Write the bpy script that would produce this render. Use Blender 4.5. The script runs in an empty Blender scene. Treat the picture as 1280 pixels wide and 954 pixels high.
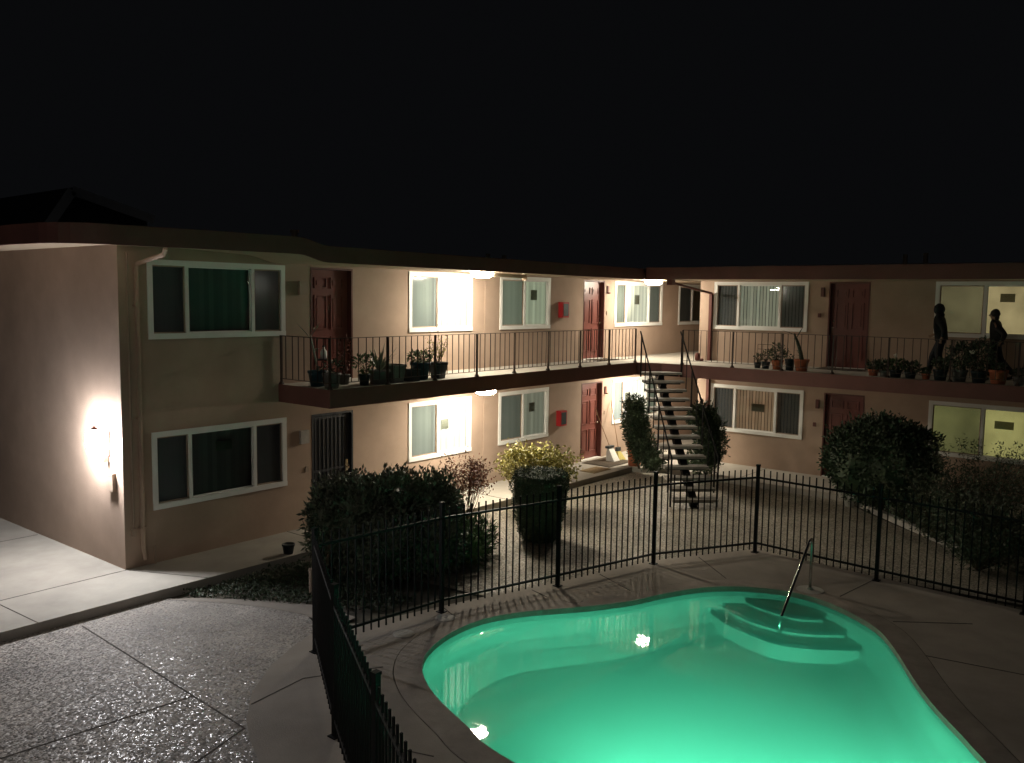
import bpy, bmesh, math, random
from mathutils import Vector, Matrix, noise
from mathutils.geometry import tessellate_polygon

sc = bpy.context.scene
random.seed(7)

# ------------------------------------------------------------------ camera
cam_d = bpy.data.cameras.new('camera')
cam = bpy.data.objects.new('camera', cam_d)
sc.collection.objects.link(cam)
F = Vector((0.77350307, 0.62677402, -0.09406028))
R = Vector((0.6305499, -0.77601698, 0.01429932))
U = Vector((0.06403, 0.07037, 0.99546))
m = Matrix((( R.x, U.x, -F.x, 0.0), (R.y, U.y, -F.y, -12.662), (R.z, U.z, -F.z, 4.187), (0, 0, 0, 1)))
cam.matrix_world = m
cam_d.sensor_fit = 'HORIZONTAL'
cam_d.sensor_width = 36.0
cam_d.lens = 1085.1 / 1280 * 36
cam_d.clip_start = 0.05
cam_d.clip_end = 1000
sc.camera = cam

# ------------------------------------------------------------------ world: night sky
w = bpy.data.worlds.new('World'); sc.world = w; w.use_nodes = True
wn = w.node_tree.nodes; wl = w.node_tree.links
sky = wn.new('ShaderNodeTexSky'); sky.sky_type = 'NISHITA'; sky.sun_disc = False
sky.sun_elevation = math.radians(-9); sky.sun_rotation = math.radians(200)
bg = wn['Background']
mixw = wn.new('ShaderNodeMix'); mixw.data_type = 'RGBA'; mixw.inputs[0].default_value = 0.97
wl.new(sky.outputs[0], mixw.inputs[6]); mixw.inputs[7].default_value = (0.023, 0.0245, 0.028, 1)
wl.new(mixw.outputs[2], bg.inputs[0]); bg.inputs[1].default_value = 0.1

sc.view_settings.view_transform = 'Standard'
sc.view_settings.look = 'None'
sc.view_settings.exposure = 0.28
sc.view_settings.gamma = 1.0
sc.view_settings.use_curve_mapping = False
sc.render.engine = 'CYCLES'
sc.cycles.max_bounces = 8
sc.cycles.volume_bounces = 4
sc.cycles.transparent_max_bounces = 24
sc.cycles.sample_clamp_indirect = 4.0

LAMP = 235.0          # radiance of the white gallery lamps
WALL_LAMP = 370.0     # radiance of the lantern on the end wall
POOL = 900.0           # radiance of the pool light

# ------------------------------------------------------------------ materials
def newmat(name):
    mt = bpy.data.materials.new(name); mt.use_nodes = True
    return mt, mt.node_tree.nodes, mt.node_tree.links, mt.node_tree.nodes['Principled BSDF']

def mat(name, col, rough=0.7, var=0.15, scale=6.0, bump=0.0, bscale=80.0, metal=0.0, spec=0.4, stain=0.0, island=0.0, trans=0.0):
    mt, n, l, b = newmat(name)
    tc = n.new('ShaderNodeTexCoord')
    nz = n.new('ShaderNodeTexNoise'); nz.inputs['Scale'].default_value = scale; nz.inputs['Detail'].default_value = 6; nz.inputs['Roughness'].default_value = 0.65
    l.new(tc.outputs['Object'], nz.inputs['Vector'])
    rmp = n.new('ShaderNodeMapRange'); rmp.inputs[1].default_value = 0.3; rmp.inputs[2].default_value = 0.7
    rmp.inputs[3].default_value = 1 - var; rmp.inputs[4].default_value = 1 + var
    l.new(nz.outputs[0], rmp.inputs[0])
    val = rmp.outputs[0]
    if stain > 0:
        n2 = n.new('ShaderNodeTexNoise'); n2.inputs['Scale'].default_value = scale * 0.22; n2.inputs['Detail'].default_value = 8
        l.new(tc.outputs['Object'], n2.inputs['Vector'])
        r2 = n.new('ShaderNodeMapRange'); r2.inputs[1].default_value = 0.38; r2.inputs[2].default_value = 0.62
        r2.inputs[3].default_value = 1 - stain; r2.inputs[4].default_value = 1
        l.new(n2.outputs[0], r2.inputs[0])
        mu = n.new('ShaderNodeMath'); mu.operation = 'MULTIPLY'; l.new(val, mu.inputs[0]); l.new(r2.outputs[0], mu.inputs[1]); val = mu.outputs[0]
    if island > 0:
        g = n.new('ShaderNodeNewGeometry')
        r3 = n.new('ShaderNodeMapRange'); r3.inputs[3].default_value = 1 - island; r3.inputs[4].default_value = 1 + island
        l.new(g.outputs['Random Per Island'], r3.inputs[0])
        mu = n.new('ShaderNodeMath'); mu.operation = 'MULTIPLY'; l.new(val, mu.inputs[0]); l.new(r3.outputs[0], mu.inputs[1]); val = mu.outputs[0]
    vm = n.new('ShaderNodeVectorMath'); vm.operation = 'SCALE'; vm.inputs[0].default_value = col
    l.new(val, vm.inputs['Scale']); l.new(vm.outputs[0], b.inputs['Base Color'])
    b.inputs['Roughness'].default_value = rough; b.inputs['Metallic'].default_value = metal
    b.inputs['Specular IOR Level'].default_value = spec
    if bump > 0:
        nb = n.new('ShaderNodeTexNoise'); nb.inputs['Scale'].default_value = bscale; nb.inputs['Detail'].default_value = 4
        l.new(tc.outputs['Object'], nb.inputs['Vector'])
        bp = n.new('ShaderNodeBump'); bp.inputs['Strength'].default_value = bump; bp.inputs['Distance'].default_value = 0.01
        l.new(nb.outputs[0], bp.inputs['Height']); l.new(bp.outputs[0], b.inputs['Normal'])
    return mt

def emit(name, col, strength):
    mt = bpy.data.materials.new(name); mt.use_nodes = True
    n = mt.node_tree.nodes; l = mt.node_tree.links; n.clear()
    e = n.new('ShaderNodeEmission'); e.inputs[0].default_value = (*col, 1); e.inputs[1].default_value = strength
    o = n.new('ShaderNodeOutputMaterial'); l.new(e.outputs[0], o.inputs[0]); return mt

def glass(name, tint, rough=0.0, ior=1.5, opaque=0.0, dark=(0.02, 0.022, 0.024), bump=0.0, bscale=2.0):
    mt = bpy.data.materials.new(name); mt.use_nodes = True
    n = mt.node_tree.nodes; l = mt.node_tree.links; n.clear()
    t = n.new('ShaderNodeBsdfTransparent'); t.inputs[0].default_value = (*tint, 1)
    base = t.outputs[0]
    if opaque > 0:
        d = n.new('ShaderNodeBsdfDiffuse'); d.inputs[0].default_value = (*dark, 1)
        mx = n.new('ShaderNodeMixShader'); mx.inputs[0].default_value = opaque
        l.new(base, mx.inputs[1]); l.new(d.outputs[0], mx.inputs[2]); base = mx.outputs[0]
    g = n.new('ShaderNodeBsdfGlossy'); g.inputs['Roughness'].default_value = rough
    fr = n.new('ShaderNodeFresnel'); fr.inputs[0].default_value = ior
    if bump > 0:
        tc = n.new('ShaderNodeTexCoord'); nz = n.new('ShaderNodeTexNoise'); nz.inputs['Scale'].default_value = bscale; nz.inputs['Detail'].default_value = 2
        l.new(tc.outputs['Object'], nz.inputs['Vector'])
        bp = n.new('ShaderNodeBump'); bp.inputs['Strength'].default_value = bump; bp.inputs['Distance'].default_value = 0.05
        l.new(nz.outputs[0], bp.inputs['Height']); l.new(bp.outputs[0], g.inputs['Normal'])
    mx = n.new('ShaderNodeMixShader'); l.new(fr.outputs[0], mx.inputs[0]); l.new(base, mx.inputs[1]); l.new(g.outputs[0], mx.inputs[2])
    o = n.new('ShaderNodeOutputMaterial'); l.new(mx.outputs[0], o.inputs[0]); return mt

def aggregate(name, col, gloss):
    """exposed-aggregate concrete: small stones with their own tone and relief"""
    mt, n, l, b = newmat(name)
    tc = n.new('ShaderNodeTexCoord')
    vo = n.new('ShaderNodeTexVoronoi'); vo.inputs['Scale'].default_value = 48
    l.new(tc.outputs['Object'], vo.inputs['Vector'])
    sep = n.new('ShaderNodeSeparateColor'); l.new(vo.outputs['Color'], sep.inputs[0])
    r1 = n.new('ShaderNodeMapRange'); r1.inputs[3].default_value = 0.55; r1.inputs[4].default_value = 1.5; l.new(sep.outputs[0], r1.inputs[0])
    nz = n.new('ShaderNodeTexNoise'); nz.inputs['Scale'].default_value = 1.1; nz.inputs['Detail'].default_value = 8; l.new(tc.outputs['Object'], nz.inputs['Vector'])
    r2 = n.new('ShaderNodeMapRange'); r2.inputs[1].default_value = 0.3; r2.inputs[2].default_value = 0.7; r2.inputs[3].default_value = 0.7; r2.inputs[4].default_value = 1.2; l.new(nz.outputs[0], r2.inputs[0])
    mu = n.new('ShaderNodeMath'); mu.operation = 'MULTIPLY'; l.new(r1.outputs[0], mu.inputs[0]); l.new(r2.outputs[0], mu.inputs[1])
    vm = n.new('ShaderNodeVectorMath'); vm.operation = 'SCALE'; vm.inputs[0].default_value = col; l.new(mu.outputs[0], vm.inputs['Scale'])
    l.new(vm.outputs[0], b.inputs['Base Color'])
    r3 = n.new('ShaderNodeMapRange'); r3.inputs[1].default_value = 0.70; r3.inputs[2].default_value = 0.80; r3.inputs[3].default_value = 0.75; r3.inputs[4].default_value = gloss
    l.new(sep.outputs[1], r3.inputs[0]); l.new(r3.outputs[0], b.inputs['Roughness'])
    # every stone is its own small facet
    sb = n.new('ShaderNodeVectorMath'); sb.operation = 'SUBTRACT'; sb.inputs[1].default_value = (0.5, 0.5, 0.5); l.new(vo.outputs['Color'], sb.inputs[0])
    sl = n.new('ShaderNodeVectorMath'); sl.operation = 'SCALE'; sl.inputs['Scale'].default_value = 0.55; l.new(sb.outputs[0], sl.inputs[0])
    bp = n.new('ShaderNodeBump'); bp.inputs['Strength'].default_value = 0.5; bp.inputs['Distance'].default_value = 0.006; bp.invert = True
    l.new(vo.outputs['Distance'], bp.inputs['Height'])
    ad = n.new('ShaderNodeVectorMath'); ad.operation = 'ADD'; l.new(bp.outputs[0], ad.inputs[0]); l.new(sl.outputs[0], ad.inputs[1])
    nm_ = n.new('ShaderNodeVectorMath'); nm_.operation = 'NORMALIZE'; l.new(ad.outputs[0], nm_.inputs[0]); l.new(nm_.outputs[0], b.inputs['Normal'])
    return mt

M = {}
M['stucco'] = mat('stucco', (0.43, 0.315, 0.240), 0.9, 0.07, 2.2, 0.6, 90, stain=0.22)
M['soffit'] = mat('soffit', (0.47, 0.37, 0.27), 0.85, 0.05, 3.0, 0.2, 120)
M['fascia'] = mat('fascia', (0.20, 0.085, 0.07), 0.65, 0.12, 2.0, 0.1, 30, stain=0.2)
M['roof'] = mat('roof', (0.09, 0.09, 0.095), 0.95, 0.3, 9.0, 0.5, 60)
M['concrete'] = mat('concrete', (0.40, 0.37, 0.32), 0.85, 0.10, 2.2, 0.3, 90, stain=0.22)
M['tread'] = mat('tread', (0.24, 0.22, 0.19), 0.8, 0.2, 9, 0.4, 60)
M['deck'] = mat('deck', (0.34, 0.30, 0.255), 0.85, 0.14, 1.5, 0.35, 70, stain=0.28)
M['coping'] = mat('coping', (0.31, 0.27, 0.23), 0.8, 0.16, 4.0, 0.35, 60, stain=0.25)
M['joint'] = mat('joint', (0.085, 0.075, 0.065), 0.95, 0.5, 12)
M['earth'] = mat('earth', (0.085, 0.075, 0.055), 0.95, 0.35, 5.0, 0.8, 30)
M['drive'] = aggregate('exposed_aggregate', (0.33, 0.30, 0.27), 0.30)
M['court'] = aggregate('pebble_paving', (0.27, 0.24, 0.19), 0.45)
M['white'] = mat('white_vinyl', (0.78, 0.78, 0.75), 0.45, 0.04, 3.0)
M['door'] = mat('door_paint', (0.185, 0.060, 0.048), 0.38, 0.08, 4.0, 0.05, 40)
M['doordark'] = mat('security_door', (0.022, 0.024, 0.03), 0.5, 0.2, 10)
M['jamb'] = mat('door_jamb', (0.11, 0.035, 0.027), 0.5, 0.1, 4)
M['iron'] = mat('iron', (0.045, 0.028, 0.020), 0.45, 0.25, 12, 0.1, 60)
M['black'] = mat('black_iron', (0.009, 0.009, 0.009), 0.5, 0.25, 14, 0.1, 60, spec=0.1)
M['brass'] = mat('satin_metal', (0.6, 0.55, 0.45), 0.25, 0.05, 5, metal=1.0)
M['steel'] = mat('steel', (0.62, 0.62, 0.60), 0.16, 0.05, 5, metal=1.0)
M['blind'] = mat('blind', (0.50, 0.53, 0.44), 0.7, 0.05, 3, island=0.08)
M['blinddark'] = mat('blind_slate', (0.42, 0.33, 0.36), 0.7, 0.05, 3, island=0.15)
M['blindtan'] = mat('blind_tan', (0.42, 0.31, 0.21), 0.7, 0.05, 3, island=0.18)
M['room'] = mat('dark_room', (0.03, 0.03, 0.03), 0.9)
M['pane'] = glass('window_glass', (0.90, 0.92, 0.90), 0.0, 1.5, bump=0.012, bscale=1.6)
M['screen'] = glass('screened_glass', (0.75, 0.82, 0.80), 0.12, 1.35, opaque=0.55, dark=(0.085, 0.095, 0.10))
M['paper'] = mat('paper', (0.42, 0.43, 0.38), 0.8, 0.4, 45)
_n = M['paper'].node_tree.nodes; _l = M['paper'].node_tree.links; _o = _n['Material Output']
_t = _n.new('ShaderNodeBsdfTranslucent'); _t.inputs[0].default_value = (0.5, 0.5, 0.42, 1); _x = _n.new('ShaderNodeMixShader'); _x.inputs[0].default_value = 0.5
_l.new(_n['Principled BSDF'].outputs[0], _x.inputs[1]); _l.new(_t.outputs[0], _x.inputs[2]); _l.new(_x.outputs[0], _o.inputs[0])
M['red'] = mat('red_cabinet', (0.36, 0.022, 0.026), 0.35, 0.05, 4)
M['terracotta'] = mat('terracotta', (0.42, 0.13, 0.06), 0.75, 0.15, 12, 0.2, 60)
M['potdark'] = mat('dark_pot', (0.02, 0.03, 0.035), 0.45, 0.2, 8)
M['potblue'] = mat('teal_pot', (0.015, 0.055, 0.07), 0.35, 0.2, 8)
M['potgrey'] = mat('grey_planter', (0.17, 0.165, 0.15), 0.7, 0.2, 10)
M['soil'] = mat('soil', (0.03, 0.022, 0.015), 0.95, 0.3, 30)
M['leafdark'] = mat('leaf_dark', (0.050, 0.075, 0.040), 0.55, 0.2, 4, island=0.6)
M['leafmid'] = mat('leaf_mid', (0.075, 0.12, 0.045), 0.55, 0.2, 4, island=0.55)
M['leafgrey'] = mat('leaf_grey', (0.075, 0.095, 0.055), 0.6, 0.2, 4, island=0.5)
M['leafhedge'] = mat('leaf_hedge', (0.11, 0.125, 0.085), 0.42, 0.2, 4, island=0.6)
M['leafyellow'] = mat('leaf_yellow', (0.29, 0.26, 0.07), 0.55, 0.3, 4, island=0.5)
M['leafred'] = mat('leaf_red', (0.20, 0.075, 0.045), 0.55, 0.3, 4, island=0.5)
M['leafpale'] = mat('leaf_pale', (0.20, 0.23, 0.17), 0.5, 0.2, 4, island=0.2)
M['petal'] = mat('petal', (0.75, 0.72, 0.62), 0.6, 0.05, 4)
M['petalred'] = mat('petal_red', (0.35, 0.03, 0.04), 0.6, 0.2, 4, island=0.3)
M['bark'] = mat('bark', (0.075, 0.05, 0.03), 0.9, 0.25, 20, 0.5, 60)
M['plaster'] = mat('pool_plaster', (0.62, 0.68, 0.64), 0.7, 0.13, 0.9, stain=0.22)
M['waterline'] = mat('waterline_tile', (0.30, 0.36, 0.34), 0.3, 0.12, 10)
M['steptile'] = mat('step_tile', (0.05, 0.09, 0.09), 0.4, 0.1, 8)
M['water'] = glass('water_surface', (0.62, 0.98, 0.90), 0.02, 1.33, bump=0.028, bscale=2.6)
wnn = M['water'].node_tree.nodes; wll = M['water'].node_tree.links     # slightly milky water
_tr = wnn.new('ShaderNodeBsdfTranslucent'); _tr.inputs[0].default_value = (0.62, 0.98, 0.90, 1)
_m = wnn.new('ShaderNodeMixShader'); _m.inputs[0].default_value = 0.30
_mix = [q for q in wnn if q.type == 'MIX_SHADER' and q != _m][0]; _t = [q for q in wnn if q.type == 'BSDF_TRANSPARENT'][0]
wll.new(_t.outputs[0], _m.inputs[1]); wll.new(_tr.outputs[0], _m.inputs[2]); wll.new(_m.outputs[0], _mix.inputs[1])
M['lamp'] = emit('lamp_diffuser', (1.0, 0.90, 0.72), LAMP)
M['walllamp'] = emit('lantern_glass', (0.97, 0.97, 1.0), WALL_LAMP)
M['poollamp'] = emit('pool_lens', (0.22, 1.0, 0.64), POOL)
M['litolive'] = emit('lit_shade_olive', (0.30, 0.275, 0.10), 0.72)
M['litgold'] = emit('lit_shade_gold', (0.33, 0.265, 0.13), 0.70)
def glowblind(name, col, e):
    # closed slats given their own emission for room light and pane brightness, varied per slat
    mt = mat(name, (0.5,0.5,0.42), 0.7, 0.05, 3, island=0.08); n = mt.node_tree.nodes; l = mt.node_tree.links; b = n['Principled BSDF']
    g = n.new('ShaderNodeNewGeometry'); mr = n.new('ShaderNodeMapRange'); mr.inputs[3].default_value = e*0.72; mr.inputs[4].default_value = e*1.25
    l.new(g.outputs['Random Per Island'], mr.inputs[0]); l.new(mr.outputs[0], b.inputs['Emission Strength']); b.inputs['Emission Color'].default_value = (*col,1); return mt
M['litgreen'] = glowblind('lit_blind_green', (0.30, 0.34, 0.24), 0.6)
M['litpale'] = glowblind('lit_blind_pale', (0.62, 0.63, 0.50), 0.8)
M['litwhite'] = glowblind('lit_blind_white', (1.0, 0.98, 0.86), 1.05)
M['littan'] = glowblind('lit_blind_tan', (0.33, 0.19, 0.11), 0.30)
M['litdim'] = glowblind('lit_blind_dim', (0.2, 0.21, 0.16), 0.5)
for _k in ('litolive','litgold'):
    _n = M[_k].node_tree.nodes; _l = M[_k].node_tree.links; _e = [q for q in _n if q.type == 'EMISSION'][0]
    _c = _n.new('ShaderNodeTexCoord'); _z = _n.new('ShaderNodeTexNoise'); _z.inputs['Scale'].default_value = 1.3; _z.inputs['Detail'].default_value = 3
    _m2 = _n.new('ShaderNodeMapRange'); _m2.inputs[1].default_value = 0.3; _m2.inputs[2].default_value = 0.7; _b = _e.inputs[1].default_value
    _m2.inputs[3].default_value = _b*0.6; _m2.inputs[4].default_value = _b*1.35
    _l.new(_c.outputs['Object'], _z.inputs['Vector']); _l.new(_z.outputs[0], _m2.inputs[0]); _l.new(_m2.outputs[0], _e.inputs[1])
M['cloth'] = mat('dark_cloth', (0.012, 0.013, 0.014), 0.9, 0.3, 14, 0.3, 60)
M['cloth2'] = mat('charcoal_cloth', (0.017, 0.015, 0.015), 0.9, 0.3, 14, 0.3, 60)
M['denim'] = mat('dark_denim', (0.014, 0.016, 0.02), 0.9, 0.3, 14, 0.3, 60)
M['skin'] = mat('skin', (0.30, 0.17, 0.11), 0.6, 0.05, 8)
M['hair'] = mat('hair', (0.012, 0.008, 0.006), 0.6, 0.2, 40)
M['rubber'] = mat('doormat', (0.06, 0.045, 0.03), 0.95, 0.3, 30, 0.6, 120)
M['mattan'] = mat('doormat_tan', (0.24, 0.17, 0.09), 0.95, 0.3, 30, 0.6, 120)
M['wood'] = mat('wood_handle', (0.23, 0.13, 0.06), 0.6, 0.15, 12)
M['plasticwhite'] = mat('white_plastic', (0.7, 0.7, 0.66), 0.4, 0.06, 5)
M['pvc'] = mat('grey_pipe', (0.33, 0.25, 0.19), 0.6, 0.1, 5)
M['yellow'] = mat('yellow_bristle', (0.55, 0.47, 0.16), 0.8, 0.2, 40)
M['border'] = mat('border_block', (0.42, 0.40, 0.36), 0.85, 0.15, 8, 0.3, 60)

# ------------------------------------------------------------------ mesh helpers
class MB:
    def __init__(s): s.v = []; s.f = []; s.mi = []; s.cur = 0
    def face(s, pts):
        i = len(s.v); s.v += [tuple(p) for p in pts]; s.f.append(tuple(range(i, i + len(pts)))); s.mi.append(s.cur)
    def hexa(s, p):      # 8 points: bottom 4 ccw, top 4
        i = len(s.v); s.v += [tuple(q) for q in p]
        for f in ((3,2,1,0),(4,5,6,7),(0,1,5,4),(1,2,6,5),(2,3,7,6),(3,0,4,7)):
            s.f.append(tuple(i + k for k in f)); s.mi.append(s.cur)
    def box(s, a, b):
        (x0,y0,z0),(x1,y1,z1) = a, b
        x0,x1 = min(x0,x1),max(x0,x1); y0,y1 = min(y0,y1),max(y0,y1); z0,z1 = min(z0,z1),max(z0,z1)
        s.hexa([(x0,y0,z0),(x1,y0,z0),(x1,y1,z0),(x0,y1,z0),(x0,y0,z1),(x1,y0,z1),(x1,y1,z1),(x0,y1,z1)])
    def bar(s, a, b, w, h=None, up=(0,0,1)):
        a = Vector(a); b = Vector(b); d = (b - a).normalized(); h = h or w
        u = Vector(up)
        if abs(d.dot(u)) > 0.99: u = Vector((1,0,0))
        sx = d.cross(u).normalized() * w / 2; sy = sx.cross(d).normalized() * h / 2
        s.hexa([a-sx-sy, a+sx-sy, b+sx-sy, b-sx-sy, a-sx+sy, a+sx+sy, b+sx+sy, b-sx+sy])
    def tube(s, pts, r, n=8, cap=True):
        pts = [Vector(p) for p in pts]; rs = r if isinstance(r, (list, tuple)) else [r] * len(pts)
        i0 = len(s.v); u = None
        for k, p in enumerate(pts):
            d = (pts[min(k+1, len(pts)-1)] - pts[max(k-1, 0)]).normalized()
            if u is None:
                u = d.cross(Vector((0,0,1)) if abs(d.z) < 0.9 else Vector((1,0,0))).normalized()
            else:
                u = (u - d * u.dot(d)).normalized()
            v = d.cross(u)
            for j in range(n):
                a = 2*math.pi*j/n; s.v.append(tuple(p + (u*math.cos(a) + v*math.sin(a)) * rs[k]))
        for k in range(len(pts)-1):
            for j in range(n):
                a = i0+k*n+j; b = i0+k*n+(j+1)%n
                s.f.append((a, b, b+n, a+n)); s.mi.append(s.cur)
        if cap:
            s.f.append(tuple(i0+j for j in range(n))[::-1]); s.mi.append(s.cur)
            s.f.append(tuple(i0+(len(pts)-1)*n+j for j in range(n))); s.mi.append(s.cur)
    def lathe(s, c, prof, n=20, sx=1, sy=1, sq=0):
        c = Vector(c); i0 = len(s.v)
        for r, z in prof:
            for j in range(n):
                a = 2*math.pi*j/n; ca, sa = math.cos(a), math.sin(a); k = 1
                if sq: k = 1/max(abs(ca), abs(sa)); k = 1 + (k-1)*sq
                s.v.append((c.x+r*ca*k*sx, c.y+r*sa*k*sy, c.z+z))
        for k in range(len(prof)-1):
            for j in range(n):
                a = i0+k*n+j; b = i0+k*n+(j+1)%n; s.f.append((a,b,b+n,a+n)); s.mi.append(s.cur)
        s.f.append(tuple(i0+j for j in range(n))[::-1]); s.mi.append(s.cur)
        s.f.append(tuple(i0+(len(prof)-1)*n+j for j in range(n))); s.mi.append(s.cur)
    def blob(s, c, rx, ry, rz, seed=0, amp=0.15, fr=2.0, nu=20, nv=12):
        c = Vector(c); i0 = len(s.v)
        for i in range(nv+1):
            th = math.pi*i/nv
            for j in range(nu):
                ph = 2*math.pi*j/nu
                d = Vector((math.sin(th)*math.cos(ph), math.sin(th)*math.sin(ph), math.cos(th)))
                k = 1 + amp*noise.noise(d*fr + Vector((seed*3.1, seed*1.7, 0)))*2
                s.v.append((c.x+d.x*rx*k, c.y+d.y*ry*k, c.z+d.z*rz*k))
        for i in range(nv):
            for j in range(nu):
                a = i0+i*nu+j; b = i0+i*nu+(j+1)%nu; s.f.append((a, a+nu, b+nu, b)); s.mi.append(s.cur)
    def leaf(s, p, L, W, d=None, bend=0.0):
        """a leaf: two quads folded along a midrib"""
        if d is None:
            d = Vector((random.gauss(0,1), random.gauss(0,1), random.gauss(0,1)+0.2))
        d = Vector(d).normalized(); u = d.cross(Vector((random.gauss(0,1),random.gauss(0,1),random.gauss(0,1)))).normalized()
        n_ = d.cross(u); p = Vector(p)
        i = len(s.v)
        s.v += [tuple(p), tuple(p + d*L*0.5 + u*W*0.5 + n_*W*0.15), tuple(p + d*L - n_*bend*L), tuple(p + d*L*0.5 - u*W*0.5 + n_*W*0.15)]
        s.f.append((i, i+1, i+2, i+3)); s.mi.append(s.cur)
    def build(s, name, mats, parent=None, smooth=False):
        me = bpy.data.meshes.new(name); me.from_pydata(s.v, [], s.f)
        if not isinstance(mats, (list, tuple)): mats = [mats]
        for x in mats: me.materials.append(M[x] if isinstance(x, str) else x)
        if len(mats) > 1: me.polygons.foreach_set('material_index', s.mi)
        if smooth: me.polygons.foreach_set('use_smooth', [True]*len(me.polygons))
        me.update()
        o = bpy.data.objects.new(name, me); sc.collection.objects.link(o)
        if parent: o.parent = parent; o.matrix_parent_inverse = Matrix.Identity(4); 
        if parent:
            # vertices are given in world space: shift by the parents' origin
            off = Vector((0,0,0)); q = parent
            while q: off += q.location; q = q.parent
            if off.length > 0:
                me.transform(Matrix.Translation(-off))
        return o

def tag(o, label=None, cat=None, group=None, kind=None):
    if label: o['label'] = label
    if cat: o['category'] = cat
    if group: o['group'] = group
    if kind: o['kind'] = kind
    return o
def thing(name, label, cat, loc=(0,0,0), group=None):
    o = bpy.data.objects.new(name, None); o.empty_display_size = 0.2
    o.location = loc; sc.collection.objects.link(o); return tag(o, label, cat, group)
def copy_tree(o, parent=None):
    c = o.copy(); sc.collection.objects.link(c); c.parent = parent
    for ch in list(o.children): copy_tree(ch, c)
    return c
def poly_sheet(mb, outline, z, holes=()):
    loops = [[Vector((x, y, z)) for x, y in outline]] + [[Vector((x, y, z)) for x, y in h] for h in holes]
    flat = [p for lp in loops for p in lp]
    i0 = len(mb.v); mb.v += [tuple(p) for p in flat]
    for t in tessellate_polygon(loops):
        a, b, c = (flat[k] for k in t)
        if (b-a).cross(c-a).z < 0: t = (t[0], t[2], t[1])
        if abs((b-a).cross(c-a).z) < 1e-9: continue
        mb.f.append(tuple(i0+k for k in t)); mb.mi.append(mb.cur)
def slab(mb, outline, z0, z1, mtop=0, mside=0, mbot=0):
    n = len(outline)
    mb.cur = mtop; poly_sheet(mb, outline, z1)
    mb.cur = mbot; poly_sheet(mb, outline, z0)
    mb.cur = mside
    for i in range(n):
        a = outline[i]; b = outline[(i+1) % n]
        mb.face([(a[0],a[1],z0),(b[0],b[1],z0),(b[0],b[1],z1),(a[0],a[1],z1)])
    mb.cur = 0
def smooth_loop(pts, k=6):
    out = []; n = len(pts)
    for i in range(n):
        p0, p1, p2, p3 = (Vector((*pts[(i+j-1) % n], 0)) for j in range(4))
        for t in range(k):
            t /= k
            q = 0.5*((2*p1) + (-p0+p2)*t + (2*p0-5*p1+4*p2-p3)*t*t + (-p0+3*p1-3*p2+p3)*t**3)
            out.append((q.x, q.y))
    return out
def offset_loop(lp, d):
    n = len(lp); out = []
    area = sum(lp[i][0]*lp[(i+1)%n][1]-lp[(i+1)%n][0]*lp[i][1] for i in range(n))
    sg = 1 if area > 0 else -1
    for i in range(n):
        a = Vector(lp[i-1]); b = Vector(lp[(i+1) % n]); t = (b-a).normalized()
        out.append((lp[i][0]+t.y*d*sg, lp[i][1]-t.x*d*sg))
    return out

S = 2.66; G = -0.12; XR = 21.03; XE = 6.34

# ------------------------------------------------------------------ ground, paving, pool
pool = [(6.08,-7.48),(6.25,-7.04),(6.49,-6.41),(6.74,-5.96),(7.02,-5.64),(7.40,-5.39),(7.97,-5.22),(8.61,-5.22),(9.18,-5.45),
        (9.64,-5.78),(10.1,-6.10),(10.6,-6.37),(11.2,-6.58),(11.82,-6.89),(12.26,-7.34),(12.5,-7.93),(12.45,-8.49),(12.15,-9.05),
        (11.75,-9.50),(11.15,-9.88),(10.45,-10.26),(9.87,-10.62),(9.17,-11.13),(8.5,-11.55),(7.7,-11.6),(6.9,-11.1),(6.35,-10.2),(6.05,-9.2),(5.98,-8.3)]
pool = smooth_loop(pool, 4)
cop_in = offset_loop(pool, -0.03); cop_out = offset_loop(pool, 0.30); cop_gap = offset_loop(pool, 0.312)
WZ = -0.20

mb = MB(); poly_sheet(mb, [(-90,-90),(140,-90),(140,140),(-90,140)], G-0.03, [cop_out])
tag(mb.build('ground', 'earth'), kind='structure')

mb = MB(); poly_sheet(mb, [(-12,-1.2),(6.19,-1.2),(6.6,-1.78),(7.0,-2.45),(7.18,-3.3),(6.9,-4.0),(5.6,-4.75),(4.8,-5.8),(4.75,-14),(-12,-14)], G-0.005)
tag(mb.build('driveway', 'drive'), kind='structure')
mb = MB()
def groove(a, b, w=0.018, z=G-0.001): mb.bar((a[0],a[1],z-0.002),(b[0],b[1],z-0.002), w, 0.004)
for a, b in (((5.01,-1.45),(4.81,-5.38)),((1.0,-3.95),(3.01,-4.17)),((3.01,-4.17),(4.85,-4.35)),((4.13,-5.60),(4.81,-5.38)),((2.0,-6.3),(4.13,-5.6)),((1.6,-1.3),(1.4,-9))): groove(a, b)
tag(mb.build('driveway_joints', 'joint'), kind='structure')
mb = MB(); poly_sheet(mb, [(6.2,-1.3),(6.55,-1.62),(6.95,-2.15),(7.3,-2.7),(7.5,-3.15),(7.55,-3.9),(7.1,-3.95),(7.15,-3.3),(6.95,-2.6),(6.65,-2.0)], G)
tag(mb.build('concrete_band', 'deck'), kind='structure')
mb = MB(); poly_sheet(mb, [(8.9,-1.4),(18.8,-1.4),(19.2,-2.0),(19.2,-6.6),(18.45,-7.25),(17.1,-8.8),(16.0,-10.2),(15.2,-12),(14.3,-12),(14.1,-8.8),(14.15,-6.9),(12.3,-5.9),(10.3,-5.3),(9.4,-5.0)], G-0.005)
tag(mb.build('courtyard', 'court'), kind='structure')
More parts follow.
